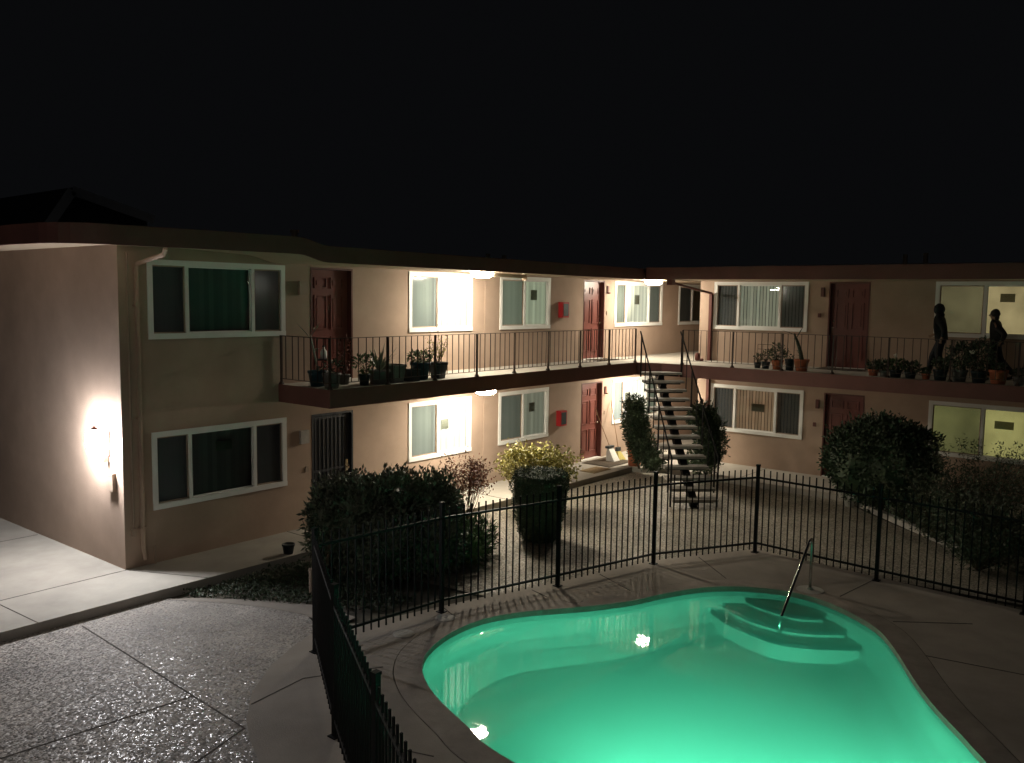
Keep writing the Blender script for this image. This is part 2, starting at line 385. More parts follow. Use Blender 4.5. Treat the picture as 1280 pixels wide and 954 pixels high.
deck = [(7.1,-3.83),(6.85,-3.89),(6.46,-4.03),(5.9,-4.31),(5.33,-4.75),(4.92,-5.25),(4.71,-5.62),(4.52,-6.06),(4.3,-6.9),(4.05,-8.2),(3.4,-10),(2.6,-13.5),(14.4,-14),
        (13.95,-10.9),(14.12,-8.8),(14.32,-6.6),(13.3,-5.95),(12.4,-5.52),(10.45,-4.98),(8.45,-4.42),(7.5,-4.15)]
mb = MB(); poly_sheet(mb, deck, G, [cop_gap])
tag(mb.build('pool_deck', 'deck'), kind='structure')
mb = MB()
for a, b in (((11.30,-5.35),(10.95,-6.12)),((8.6,-4.5),(8.43,-4.9)),((5.65,-7.2),(5.3,-6.2)),((12.25,-9.5),(12.88,-10.35)),((5.15,-5.0),(5.9,-4.9)),((5.9,-4.9),(6.7,-5.35)),
             ((12.45,-6.95),(13.2,-6.1)),((12.8,-8.6),(14.05,-8.75)),((11.3,-10.15),(11.6,-12)),((5.7,-7.5),(4.3,-7.3)),((4.9,-9.0),(5.65,-8.9)),((9.9,-5.35),(10.0,-5.0))): groove(a, b, 0.014, G+0.004)
tag(mb.build('deck_joints', 'joint'), kind='structure')
# coping ring
mb = MB(); n = len(pool)
for i in range(n):
    j = (i+1) % n
    a, b, c, d = cop_in[i], cop_in[j], cop_out[j], cop_out[i]
    mb.face([(a[0],a[1],G+0.012),(b[0],b[1],G+0.012),(c[0],c[1],G+0.004),(d[0],d[1],G+0.004)])
    mb.face([(a[0],a[1],G-0.06),(b[0],b[1],G-0.06),(b[0],b[1],G+0.012),(a[0],a[1],G+0.012)])
    p, q = pool[i], pool[j]
    mb.face([(a[0],a[1],G-0.06),(b[0],b[1],G-0.06),(q[0],q[1],G-0.06),(p[0],p[1],G-0.06)])
    mb.face([(d[0],d[1],G+0.004),(c[0],c[1],G+0.004),(c[0],c[1],G-0.1),(d[0],d[1],G-0.1)])
tag(mb.build('pool_coping', 'coping'), kind='structure')
# basin: tile band, plaster walls, sloping floor
mb = MB()
def depth(x, y): return -0.70 - 0.14*min(1, max(0, (11.5-x)/4))
rings = [(0,-0.18),(0,-0.33),(0,-0.34),(-0.02,-0.9)]
ins1 = offset_loop(pool, -0.04); ins15 = offset_loop(pool, -0.14); ins2 = offset_loop(pool, -0.42)
for i in range(n):
    j = (i+1) % n; p, q = pool[i], pool[j]; a, b = ins1[i], ins1[j]; c, d = ins2[i], ins2[j]
    mb.cur = 1; mb.face([(*p,G-0.06),(*q,G-0.06),(*q,-0.27),(*p,-0.27)])
    e, f = ins15[i], ins15[j]
    mb.cur = 0; mb.face([(*p,-0.27),(*q,-0.27),(*b,-0.50),(*a,-0.50)])
    mb.face([(*a,-0.50),(*b,-0.50),(*f,-0.62),(*e,-0.62)]); mb.face([(*e,-0.62),(*f,-0.62),(*d,depth(*d)),(*c,depth(*c))])
loops = [[Vector((x,y,depth(x,y))) for x,y in ins2]]
i0 = len(mb.v); mb.v += [tuple(p) for p in loops[0]]
for t in tessellate_polygon(loops): mb.f.append(tuple(i0+k for k in t)); mb.mi.append(0)
tag(mb.build('pool_basin', ['plaster','waterline'], smooth=False), kind='structure')
# curved entry steps in the far right end
mb = MB()
def step(arc, z, zb, toe=0.0):
    """solid step whose front follows the arc and whose back runs to the pool wall"""
    lp = [(12.56,-7.0)] if False else []
    pts = smooth_arc(arc)
    back = [(13.0, pts[-1][1]-0.1),(13.0, pts[0][1]+0.1)]
    for i in range(len(pts)-1):
        a, b = pts[i], pts[i+1]
        ba = (12.75 , a[1]); bb = (12.75, b[1])
        mb.cur = 0
        mb.face([(*a,z),(*b,z),(*bb,z),(*ba,z)])
        mb.cur = 1
        # dark edge tile laid into the nose of the step
        e = 0.055
        mb.face([(a[0],a[1],z+0.004),(b[0],b[1],z+0.004),(b[0]+e,b[1],z+0.004),(a[0]+e,a[1],z+0.004)])
        mb.face([(a[0],a[1],z-0.05),(b[0],b[1],z-0.05),(b[0],b[1],z+0.004),(a[0],a[1],z+0.004)])
        mb.cur = 0
        mb.face([(a[0]-toe,a[1],zb),(b[0]-toe,b[1],zb),(b[0],b[1],z-0.05),(a[0],a[1],z-0.05)])
def smooth_arc(a, k=8):
    out = []; P = [Vector((*p,0)) for p in a]; P = [2*P[0]-P[1]]+P+[2*P[-1]-P[-2]]
    for i in range(1, len(P)-2):
        p0,p1,p2,p3 = P[i-1:i+3]
        for t in range(k):
            t /= k; q = 0.5*((2*p1)+(-p0+p2)*t+(2*p0-5*p1+4*p2-p3)*t*t+(-p0+3*p1-3*p2+p3)*t**3); out.append((q.x,q.y))
    out.append((P[-2].x,P[-2].y)); return out
step([(12.30,-7.30),(12.13,-7.60),(12.06,-7.97),(12.06,-8.27),(12.25,-8.55)], -0.29, -0.42)
step([(12.08,-7.05),(11.82,-7.45),(11.68,-7.98),(11.80,-8.48),(12.12,-8.90)], -0.38, -0.52)
step([(11.90,-6.95),(11.66,-7.30),(11.48,-7.73),(11.38,-8.23),(11.55,-8.68),(11.92,-9.18)], -0.47, -0.74, 0.06)
tag(mb.build('pool_steps', ['plaster','steptile']), kind='structure')
vn = M['water'].node_tree.nodes; vl = M['water'].node_tree.links
vs = vn.new('ShaderNodeVolumePrincipled'); vs.inputs['Color'].default_value = (0.55, 0.97, 0.88, 1); vs.inputs['Density'].default_value = 0.10; vs.inputs['Anisotropy'].default_value = 0.3
vl.new(vs.outputs[0], [q for q in vn if q.type == 'OUTPUT_MATERIAL'][0].inputs['Volume'])
mb = MB(); wout = offset_loop(pool, 0.004); poly_sheet(mb, wout, WZ)
i0 = len(mb.v); mb.v += [(x,y,-1.7) for x,y in wout]; nn = len(wout)
for i in range(nn): mb.f.append((i, (i+1)%nn, i0+(i+1)%nn, i0+i)[::-1]); mb.mi.append(0)
bot = MB(); poly_sheet(bot, wout, -1.7)
for f in bot.f: mb.f.append(tuple(i0+k for k in f)[::-1]); mb.mi.append(0)
tag(mb.build('pool_water', 'water'), kind='structure')

# raised concrete walk under and in front of the buildings, with a kerb edge
mb = MB(); slab(mb, [(-9,-1.28),(6.2,-1.25),(18.8,-1.38),(19.25,-2.1),(19.25,-24),(34,-24),(34,14),(-9,14)], -0.20, 0.0)
tag(mb.build('walkway', 'concrete'), kind='structure')
mb = MB()
for a, b in (((4.0,-0.05),(6.34,-0.02)),((-5,-0.2),(4.0,-0.05)),((4.55,-1.26),(4.2,6)),((2.0,-1.26),(2.0,8)),((6.34,0),(6.95,-1.25)),((9.3,0),(9.3,-1.3)),((11.6,0),(11.6,-1.3)),((13.9,0),(13.9,-1.3)),((16.3,0),(16.3,-1.35)),
             ((18.7,0),(18.7,-1.35)),((19.25,-4),(XR,-4)),((19.25,-6.2),(XR,-6.2)),((19.25,-8.4),(XR,-8.4)),((19.3,-2.1),(XR,-2.1)),((2.0,3),(6.3,3))): groove(a, b, 0.012, 0.004)
tag(mb.build('walkway_joints', 'joint'), kind='structure')

# ------------------------------------------------------------------ buildings
def FL(u, d, z): return Vector((u, -d, z))            # long left wing, wall in the plane y = 0
def FR(u, d, z): return Vector((XR - d, -u, z))       # right wing, wall in the plane x = XR, u grows towards the camera's right
def FE(u, d, z): return Vector((XE - d, u, z))        # end wall of the left wing

def fbox(mb, Fn, u0, u1, d0, d1, z0, z1):
    mb.hexa([Fn(u0,d0,z0),Fn(u1,d0,z0),Fn(u1,d1,z0),Fn(u0,d1,z0),Fn(u0,d0,z1),Fn(u1,d0,z1),Fn(u1,d1,z1),Fn(u0,d1,z1)])
def wall(parent, Fn, u0, u1, z0, z1, openings, depth_=0.16):
    us = sorted({u0,u1}|{o[0] for o in openings}|{o[1] for o in openings}); zs = sorted({z0,z1}|{o[2] for o in openings}|{o[3] for o in openings})
    mb = MB()
    for i in range(len(us)-1):
        for j in range(len(zs)-1):
            cu, cz = (us[i]+us[i+1])/2, (zs[j]+zs[j+1])/2
            if any(o[0] < cu < o[1] and o[2] < cz < o[3] for o in openings): continue
            mb.face([Fn(us[i],0,zs[j]),Fn(us[i+1],0,zs[j]),Fn(us[i+1],0,zs[j+1]),Fn(us[i],0,zs[j+1])])
    for a,b,c,d in openings:
        mb.face([Fn(a,0,c),Fn(a,-depth_,c),Fn(a,-depth_,d),Fn(a,0,d)]); mb.face([Fn(b,0,c),Fn(b,-depth_,c),Fn(b,-depth_,d),Fn(b,0,d)])
        mb.face([Fn(a,0,c),Fn(b,0,c),Fn(b,-depth_,c),Fn(a,-depth_,c)]); mb.face([Fn(a,0,d),Fn(b,0,d),Fn(b,-depth_,d),Fn(a,-depth_,d)])
    return mb.build('wall', 'stucco', parent)

def window(parent, Fn, u0, u1, z0, z1, mull, screens, blind='blind', label=None, note=None, notes_on=None, arc=False):
    fw = 0.075
    mb = MB()
    fbox(mb, Fn, u0-0.01, u1+0.01, -0.08, 0.022, z1-fw, z1+0.01); fbox(mb, Fn, u0-0.01, u1+0.01, -0.08, 0.028, z0-0.01, z0+fw)
    fbox(mb, Fn, u0-0.01, u0+fw, -0.08, 0.018, z0+fw, z1-fw); fbox(mb, Fn, u1-fw, u1+0.01, -0.08, 0.018, z0+fw, z1-fw)
    for q in mull: fbox(mb, Fn, q-0.028, q+0.028, -0.07, 0.004, z0+fw, z1-fw)
    fr = mb.build('window', 'white', parent)
    if label: fr['label'] = label
    ed = [u0+fw]+list(mull)+[u1-fw]
    for k, sc_ in enumerate(screens):
        a = ed[k]+(0.028 if k else 0); b = ed[k+1]-(0.028 if k < len(screens)-1 else 0)
        # sash around the pane
        mb = MB(); t = 0.022; dd = -0.03 - 0.012*(k % 2)
        mb.face([Fn(a,dd,z0+fw),Fn(b,dd,z0+fw),Fn(b,dd,z1-fw),Fn(a,dd,z1-fw)])
        mb.build('pane', 'screen' if sc_ else 'pane', fr)
        mb = MB()
        for (p,q,r,s_) in ((a,a+t,z0+fw,z1-fw),(b-t,b,z0+fw,z1-fw),(a,b,z0+fw,z0+fw+t),(a,b,z1-fw-t,z1-fw)): fbox(mb, Fn, p, q, dd-0.012, dd+0.012, r, s_)
        mb.build('sash', 'white' if not sc_ else 'pvc', fr)
    # vertical blind slats
    mb = MB(); u = u0+fw
    if blind in ('litolive','litgold'):
        mb.face([Fn(u0,-0.11,z0),Fn(u1,-0.11,z0),Fn(u1,-0.11,z1),Fn(u0,-0.11,z1)])
        mb.build('roller_shade', blind, fr)
    else:
        while u < u1-fw-0.02:
            t = 0.028*(1 if random.random() > 0.06 else 0.2)
            if isinstance(blind, (list,tuple)):
                mb.cur = sum(1 for q in mull if u+0.04 > q)
            mb.face([Fn(u,-0.12-t,z0+0.05),Fn(u+0.088,-0.12+0.012,z0+0.05),Fn(u+0.088,-0.12+0.012,z1-0.04),Fn(u,-0.12-t,z1-0.04)]); u += 0.085
        mb.build('blind', blind, fr)
    mb = MB(); mb.face([Fn(u0,-0.158,z0),Fn(u1,-0.158,z0),Fn(u1,-0.158,z1),Fn(u0,-0.158,z1)]); mb.build('room_backing', 'room', fr)
    if note:
        mb = MB(); a, b, c, d = note; fbox(mb, Fn, a, b, -0.060, -0.057, c, d); mb.build('paper_notice', 'paper', fr)
    return fr

def panel_door(parent, Fn, u0, u1, z0, knob_left=True, label=None, lock=True):
    z1 = z0+2.05; dd = -0.11
    mb = MB()
    a, b = u0+0.035, u1-0.035
    fbox(mb, Fn, a, b, dd-0.04, dd, z0+0.02, z1-0.035)
    # six panels: raised mouldings and fields
    w_ = b-a; cols = [(a+w_*0.13, a+w_*0.45), (a+w_*0.55, a+w_*0.87)]
    for (p, q) in cols:
        for (r, s_) in ((0.20,0.80),(0.93,1.56),(1.68,1.88)):
            zz0, zz1 = z0+r, z0+s_; t = 0.022
            for (x0,x1,y0,y1) in ((p,p+t,zz0,zz1),(q-t,q,zz0,zz1),(p+t,q-t,zz0,zz0+t),(p+t,q-t,zz1-t,zz1)):
                fbox(mb, Fn, x0, x1, dd+0.001, dd+0.022, y0, y1)
            fbox(mb, Fn, p+0.06, q-0.06, dd+0.001, dd+0.012, zz0+0.06, zz1-0.06)
    d = mb.build('door', 'door', parent)
    if label: d['label'] = label
    mb = MB()
    fbox(mb, Fn, u0, a-0.002, -0.158, 0.008, z0, z1); fbox(mb, Fn, b+0.002, u1, -0.158, 0.008, z0, z1); fbox(mb, Fn, a-0.002, b+0.002, -0.158, 0.008, z1-0.033, z1)
    mb.build('jamb', 'jamb', d)
    mb = MB(); fbox(mb, Fn, a, b, -0.10, 0.02, z0+0.001, z0+0.018); mb.build('threshold', 'white', d)
    ku = a+0.07 if knob_left else b-0.07
    mb = MB(); mb.tube([Fn(ku,dd,z0+0.95),Fn(ku,dd+0.035,z0+0.95),Fn(ku,dd+0.045,z0+0.95),Fn(ku,dd+0.065,z0+0.95)],[0.012,0.012,0.030,0.022],10)
    mb.build('handle', 'brass', d)
    mb = MB(); mb.tube([Fn(ku,dd,z0+1.12),Fn(ku,dd+0.02,z0+1.12)],[0.026,0.022],10); mb.build('deadbolt', 'brass', d)
    return d

def railing(parent, pts, z, posts, label=None):
    """pts: plan polyline; posts: plan points"""
    mb = MB()
    for a, b in zip(pts[:-1], pts[1:]):
        A = Vector((*a,0)); B = Vector((*b,0)); L = (B-A).length; d = (B-A)/L
        mb.bar((a[0],a[1],z+0.845),(b[0],b[1],z+0.845),0.034,0.012); mb.bar((a[0],a[1],z+0.10),(b[0],b[1],z+0.10),0.026,0.010)
        k = int(L/0.155); 
        for i in range(1, k):
            q = A+d*(L*i/k + random.uniform(-0.012,0.012)); mb.box((q.x-0.006,q.y-0.006,z+0.10),(q.x+0.006,q.y+0.006,z+0.842))
    r = mb.build('railing', 'iron', parent)
    if label: r['label'] = label
    for p in posts:
        mb = MB(); mb.box((p[0]-0.016,p[1]-0.016,z+0.02),(p[0]+0.016,p[1]+0.016,z+0.842)); mb.lathe((p[0],p[1],z),[(0.05,0.0),(0.05,0.012),(0.028,0.05)],10)
        mb.build('post', 'iron', r)
    return r

# ---- left wing
LB = thing('apartment_building', 'long two storey tan stucco wing on the left with brown eave and balcony', 'building', (XE,0,0))
opL = []
WT, WB = 2.05, 0.85
lw = [(6.81,9.29,WB,WT),(12.30,14.19,WB,WT),(15.15,17.04,WB,WT),(19.97,22.52,WB,WT)]
uw = [(6.80,9.29),(12.30,14.19),(15.15,17.04),(19.97,22.53),(23.54,25.4)]
opL = lw+[(a,b,WB+S,WT+S) for a,b in uw]+[(9.86,10.83,0.0,2.05),(9.86,10.83,S,S+2.05),(18.49,19.47,0.0,2.05),(18.49,19.47,S,S+2.05)]
wall(LB, FL, XE, 27.5, -0.02, 5.0, opL)
wall(LB, FE, 0, 13, -0.02, 5.0, [])
mb = MB(); mb.face([(27.5,0,0),(27.5,13,0),(27.5,13,5),(27.5,0,5)]); mb.face([(XE,13,0),(27.5,13,0),(27.5,13,5),(XE,13,5)]); mb.build('rear_wall','stucco',LB)
window(LB,FL,6.81,9.29,WB,WT,[7.45,8.66],[1,0,1],blind='blinddark',label='ground floor picture window nearest the corner of the left wing', note=(7.95,8.25,1.62,1.78))
window(LB,FL,6.80,9.29,WB+S,WT+S,[7.45,8.66],[1,0,1],blind='blinddark',label='upper picture window nearest the corner of the left wing')
window(LB,FL,12.30,14.19,WB,WT,[13.16],[1,0],blind=['litpale','litwhite'],label='brightly lit ground floor window beside the lamp', note=(13.32,13.55,1.40,1.62))
window(LB,FL,12.30,14.19,WB+S,WT+S,[13.16],[1,0],blind=['litpale','litwhite'],label='overexposed upper window beside the lamp')
window(LB,FL,15.15,17.04,WB,WT,[16.06],[1,0],blind='litdim',label='ground floor window beside the red cabinet', note=(16.36,16.58,1.50,1.72))
window(LB,FL,15.15,17.04,WB+S,WT+S,[16.06],[1,0],blind='litgreen',label='upper window beside the red cabinet', note=(16.36,16.60,1.52+S,1.76+S))
window(LB,FL,19.97,22.52,WB,WT,[20.57,21.80],[1,0,1],blind=['litwhite','litwhite','litgreen'],label='ground floor window behind the staircase', note=(20.72,21.0,1.42,1.64))
window(LB,FL,19.97,22.53,WB+S,WT+S,[20.57,21.80],[1,0,1],blind=['litgreen','litpale','litdim'],label='upper window between the far red door and the stair', note=(21.1,21.35,1.44+S,1.7+S))
window(LB,FL,23.54,25.4,WB+S,WT+S,[24.42],[1,0],label='upper window half hidden by the right wing')
# the dark security door downstairs
mb = MB(); fbox(mb,FL,9.90,10.79,-0.10,-0.06,0.02,2.01)
for k in range(9):
    u = 9.97+k*0.094; fbox(mb,FL,u-0.006,u+0.006,-0.058,-0.045,0.08,1.95)
for z in (0.06,0.98,1.96): fbox(mb,FL,9.91,10.78,-0.058,-0.040,z-0.02,z+0.02)
d = mb.build('door','doordark',LB); d['label'] = 'black barred security door on the ground floor'
mb = MB(); fbox(mb,FL,9.86,9.898,-0.158,0.008,0,2.05); fbox(mb,FL,10.792,10.83,-0.158,0.008,0,2.05); fbox(mb,FL,9.898,10.792,-0.158,0.008,2.012,2.05); mb.build('jamb','doordark',d)
mb = MB(); mb.tube([FL(10.70,-0.04,0.97),FL(10.70,0.0,0.97),FL(10.70,0.01,0.97),FL(10.70,0.03,0.97)],[0.014,0.014,0.034,0.02],10); fbox(mb,FL,10.67,10.73,-0.04,-0.03,0.9,1.12); mb.build('handle','brass',d)
panel_door(LB,FL,9.86,10.83,S,True,'upper dark red door near the balcony end')
panel_door(LB,FL,18.49,19.47,S,False,'upper brick red door near the stair')
panel_door(LB,FL,18.49,19.47,0.0,False,'ground floor brick red door near the stair')

# balcony slab: light floor, brown edge, cream underside
mb = MB(); slab(mb, [(9.15,0),(9.15,-1.4),(18.87,-1.4),(19.08,-1.99),(27,-1.99),(27,0)], 2.35, S, 0, 1, 2)
mb.build('balcony_floor', ['concrete','fascia','soffit'], LB)
railing(LB, [(9.18,-0.02),(9.18,-1.36),(18.85,-1.36)], S, [(9.18,-0.05),(9.18,-1.36),(10.47,-1.36),(11.66,-1.36),(12.84,-1.36),(14.02,-1.36),(15.19,-1.36),(16.42,-1.36),(17.64,-1.36),(18.85,-1.36)], 'brown iron balcony railing of the left wing')
# eave path with the rounded end corner and the small drop where the balcony begins
path = [(4.92,13,4.83),(4.92,4,4.83),(4.92,0,4.83)]
for k in range(1,9):
    a = math.radians(180+90*k/8); path.append((5.72+0.8*math.cos(a), -0.6+0.8*math.sin(a), 4.825))
path += [(7.0,-1.4,4.84),(8.55,-1.4,4.85)]
for k in range(1,7):
    t = k/6; path.append((8.55+0.6*t,-1.4,4.85-0.11*(3*t*t-2*t**3)))
path += [(13.3,-1.4,4.735),(19.1,-1.4,4.735)]
inner = []
for x,y,z in path:
    inner.append((max(x,XE+0.0) if y <= 0 or x > XE else XE, max(y,0.0), z))
mb = MB(); ms = MB()
for (a,b,ia,ib) in zip(path[:-1],path[1:],inner[:-1],inner[1:]):
    h = 0.265
    mb.face([a,b,(b[0],b[1],b[2]+h),(a[0],a[1],a[2]+h)])
    ax = Vector(a); bx = Vector(b); nrm = (bx-ax).cross(Vector((0,0,1))).normalized()*-0.04
    mb.face([ax,bx,bx+nrm,ax+nrm]); 
    mb.face([ax+Vector((0,0,h)),bx+Vector((0,0,h)),bx+nrm+Vector((0,0,h)),ax+nrm+Vector((0,0,h))])
    mb.face([ax+nrm,bx+nrm,bx+nrm+Vector((0,0,h)),ax+nrm+Vector((0,0,h))])
    f1 = lambda p: Vector((0,0,0.012+0.07*max(0.0,min(1.0,(8.6-p[0])/0.8))))
    ms.face([ax+nrm+f1(a),bx+nrm+f1(b),Vector(ib)+f1(b),Vector(ia)+f1(a)])
ms.face([(19.0,-1.4,4.747),(27.5,-1.99,4.747),(27.5,0,4.747),(19.0,0,4.747)])
rf = MB()
def rz(x,y): return 4.99+0.05*max(0,min(y+1.4,6.4))-0.05*max(0,y-5)
for y0,y1 in ((-1.38,5),(5,13)):
    x0 = 4.94
    if y0 < 0: rf.face([(5.7,y0,rz(0,y0)),(30,y0,rz(0,y0)),(30,y1,rz(0,y1)),(x0,y1,rz(0,y1)),(x0,-0.6,rz(0,-0.6)),(5.15,-1.17,rz(0,-1.17))])
    else: rf.face([(x0,y0,rz(0,y0)),(30,y0,rz(0,y0)),(30,y1,rz(0,y1)),(x0,y1,rz(0,y1))])
ro = rf.build('roof','roof',LB)
mb.build('fascia','fascia',ro); ms.build('soffit','soffit',ro)
mb = MB(); mb.tube([(12.3,3.7,5.2),(12.3,3.7,5.62)],0.07,10); mb.tube([(12.3,3.7,5.62),(12.3,3.7,5.68)],[0.11,0.10],10); mb.build('vent_pipe','pvc',ro)
for vx in (18.2,18.9):
    mb = MB(); mb.tube([(vx,3.0,5.1),(vx,3.0,5.42)],0.06,10); mb.build('vent_pipe','pvc',ro)
# pipes on the front wall beside the corner
mb = MB(); mb.tube([(6.60,-0.9,4.84),(6.60,-0.85,4.76),(6.60,-0.10,4.64),(6.60,-0.055,4.55),(6.60,-0.055,0.30),(6.60,-0.12,0.12)],0.035,8)
for z in (0.6,2.3,4.0): mb.box((6.555,-0.095,z),(6.645,0,z+0.03))
mb.build('downspout','stucco',LB)
mb = MB(); mb.tube([(6.47,-0.03,4.8),(6.47,-0.03,0.55)],0.014,6); mb.box((6.44,-0.06,0.5),(6.50,0,0.62)); mb.tube([(6.80,-0.03,0.0),(6.80,-0.03,0.28)],0.016,6); mb.build('conduit','pvc',LB)
mb = MB(); mb.tube([(14.62,-0.015,0.0),(14.62,-0.015,2.33)],0.010,6); mb.tube([(14.62,-0.015,S),(14.62,-0.015,4.73)],0.010,6); mb.build('conduit','stucco',LB)
# doorside plates
for z, c in ((4.22,'pvc'),(1.55,'border')):
    mb = MB(); mb.box((9.58,-0.06,z),(9.76,0,z+0.24)); mb.box((9.60,-0.068,z+0.19),(9.74,-0.0605,z+0.22)); mb.build('mailbox',c,LB)
for x,z in ((9.74,1.02),(19.60,1.15),(19.60,S+1.15)):
    mb = MB(); mb.box((x-0.03,-0.02,z),(x+0.03,0,z+0.1)); mb.build('doorbell','pvc',LB)
for z in (1.7,S+1.72):
    mb = MB(); mb.box((19.56,-0.03,z),(19.64,0,z+0.2)); mb.box((19.57,-0.09,z),(19.63,-0.03,z+0.03)); mb.build('door_light_bracket','jamb',LB)

# ---- right wing
RB = thing('apartment_building', 'two storey tan stucco wing on the right, mostly in the dark', 'building', (XR,-2,0))
rw = [(2.40,4.86,1),(7.74,10.25,1)]
opR = [(2.40,4.86,WB,WT),(7.74,10.25,WB,WT),(2.40,4.86,WB+S,WT+S),(7.74,10.25,WB+S,WT+S),(5.37,6.32,0,2.05),(5.37,6.32,S,S+2.05),
       (13.2,15.7,WB+S,WT+S),(11.4,12.35,S,S+2.05),(13.2,15.7,WB,WT),(11.4,12.35,0,2.05),(17.2,18.9,WB+S,WT+S)]
wall(RB, FR, 1.99, 22, -0.02, 5.0, opR)
mb = MB(); mb.face([(XR,-1.99,0),(30,-1.99,0),(30,-1.99,5),(XR,-1.99,5)]); mb.face([(30,-1.99,0),(30,-22,0),(30,-22,5),(30,-1.99,5)]); mb.face([(XR,-22,0),(30,-22,0),(30,-22,5),(XR,-22,5)]); mb.build('rear_wall','stucco',RB)
window(RB,FR,2.40,4.86,WB,WT,[3.06,4.16],[1,0,1],blind=['blindtan','littan','blindtan'],label='ground floor window with tan slats beside the downspout', note=(3.5,3.85,1.42,1.62))
window(RB,FR,2.40,4.86,WB+S,WT+S,[3.06,4.16],[1,0,1],blind=['blind','litdim','blind'],label='upper window with pale slats beside the downspout')
window(RB,FR,7.74,10.25,WB,WT,[8.82],[1,0],blind='litolive',label='ground floor window lit yellow green', note=(9.05,9.42,1.55,1.72))
window(RB,FR,7.74,10.25,WB+S,WT+S,[8.72],[1,0],blind='litgold',label='upper window lit dim gold behind the walkers', note=(9.0,9.28,1.62+S,1.8+S))
window(RB,FR,13.2,15.7,WB+S,WT+S,[13.9,15.0],[1,0,1]); window(RB,FR,13.2,15.7,WB,WT,[13.9,15.0],[1,0,1]); window(RB,FR,17.2,18.9,WB+S,WT+S,[18.05],[1,0])
panel_door(RB,FR,5.37,6.32,S,True,'upper dark red door of the right wing'); panel_door(RB,FR,5.37,6.32,0,True,'ground floor dark red door of the right wing')
panel_door(RB,FR,11.4,12.35,S,True); panel_door(RB,FR,11.4,12.35,0,True)
mb = MB(); slab(mb, [(19.083,-1.993),(19.1,-2.55),(19.1,-22),(XR,-22),(XR,-1.993)], 2.35, S, 0, 1, 2)
mb.build('balcony_floor', ['concrete','fascia','soffit'], RB)
railing(RB, [(19.14,-2.52),(19.14,-21.9)], S, [(19.14,-2.52),(19.14,-3.83),(19.14,-5.03),(19.14,-6.17),(19.14,-7.33)]+[(19.14,-7.33-1.2*k) for k in range(1,13)], 'brown iron balcony railing of the right wing')
mb = MB(); h = 0.29; z0 = 4.735
mb.hexa([(19.1,-1.443,z0),(19.14,-1.443,z0),(19.14,-22.5,z0-0.05),(19.1,-22.5,z0-0.05),(19.1,-1.443,z0+h),(19.14,-1.443,z0+h),(19.14,-22.5,z0+h),(19.1,-22.5,z0+h)])
ms = MB(); ms.face([(19.14,-2.0,4.745),(XR,-2.0,4.745),(XR,-22,4.745),(19.14,-22,4.745)]); ms.face([(XR,-1.99,4.752),(30,-1.99,4.752),(30,-2.3,4.752),(XR,-2.3,4.752)])
rf = MB(); rf.face([(19.12,-1.9,5.02),(19.12,-22.5,5.02),(25,-22.5,5.3),(25,-1.9,5.3)]); rf.face([(25,-1.9,5.3),(25,-22.5,5.3),(31,-22.5,5.02),(31,-1.9,5.02)])
rf.face([(19.12,-1.36,5.012),(19.12,-1.9,5.012),(31,-1.9,5.012),(31,-1.36,5.012)])
ro = rf.build('roof','roof',RB); mb.build('fascia','fascia',ro); ms.build('soffit','soffit',ro)
for vx,vy,vh in ((24.2,-6.2,5.5),(24.6,-6.6,5.55)):
    mb = MB(); mb.tube([(vx,vy,5.2),(vx,vy,vh)],0.06,8); mb.build('vent_pipe','pvc',ro)
# brown downspout with its elbow from the eave
mb = MB(); mb.box((XR-0.085,-2.36,0.1),(XR-0.005,-2.28,2.348)); mb.box((XR-0.085,-2.36,S+0.002),(XR-0.005,-2.28,4.42))
mb.bar((XR-0.045,-2.32,4.42),(19.35,-2.05,4.66),0.06,0.05); mb.box((19.22,-2.12,4.60),(19.40,-1.98,4.738)); mb.build('downspout','jamb',RB)
for z in (1.2,S+1.2):
    mb = MB(); mb.box((XR-0.02,-5.2,z),(XR,-5.13,z+0.1)); mb.build('doorbell','jamb',RB)
for z in (1.65,S+1.7):
    mb = MB(); mb.box((XR-0.04,-5.26,z),(XR,-5.18,z+0.22)); mb.build('door_light','jamb',RB)

# ---- the gallery wing the picture is taken from, behind and left of the camera; unseen, added with its fill lamp
def FB(u, d, z): return Vector((-1.9+d, u, z))
OB = thing('apartment_building','plain tan gallery wing behind the viewpoint','building',(-1.9,-12,0))
wall(OB, FB, -24, -4, -0.02, 5.0, [(-12.6,-10.1,WB+S,WT+S),(-9.6,-8.6,S,S+2.05),(-12.6,-10.1,WB,WT),(-9.6,-8.6,0,2.05)])
window(OB,FB,-12.6,-10.1,WB+S,WT+S,[-11.9,-10.8],[1,0,1]); window(OB,FB,-12.6,-10.1,WB,WT,[-11.9,-10.8],[1,0,1])
panel_door(OB,FB,-9.6,-8.6,S,True); panel_door(OB,FB,-9.6,-8.6,0,True)
mb = MB(); slab(mb, [(-1.9,-24),(-0.12,-24),(-0.12,-4),(-1.9,-4)], 2.35, S, 0, 1, 2); mb.build('balcony_floor',['concrete','fascia','soffit'],OB)
mb = MB(); slab(mb, [(-8,-24),(-0.12,-24),(-0.12,-3.5),(-8,-3.5)], 4.74, 5.02, 0, 1, 2); mb.build('roof',['roof','fascia','soffit'],OB)

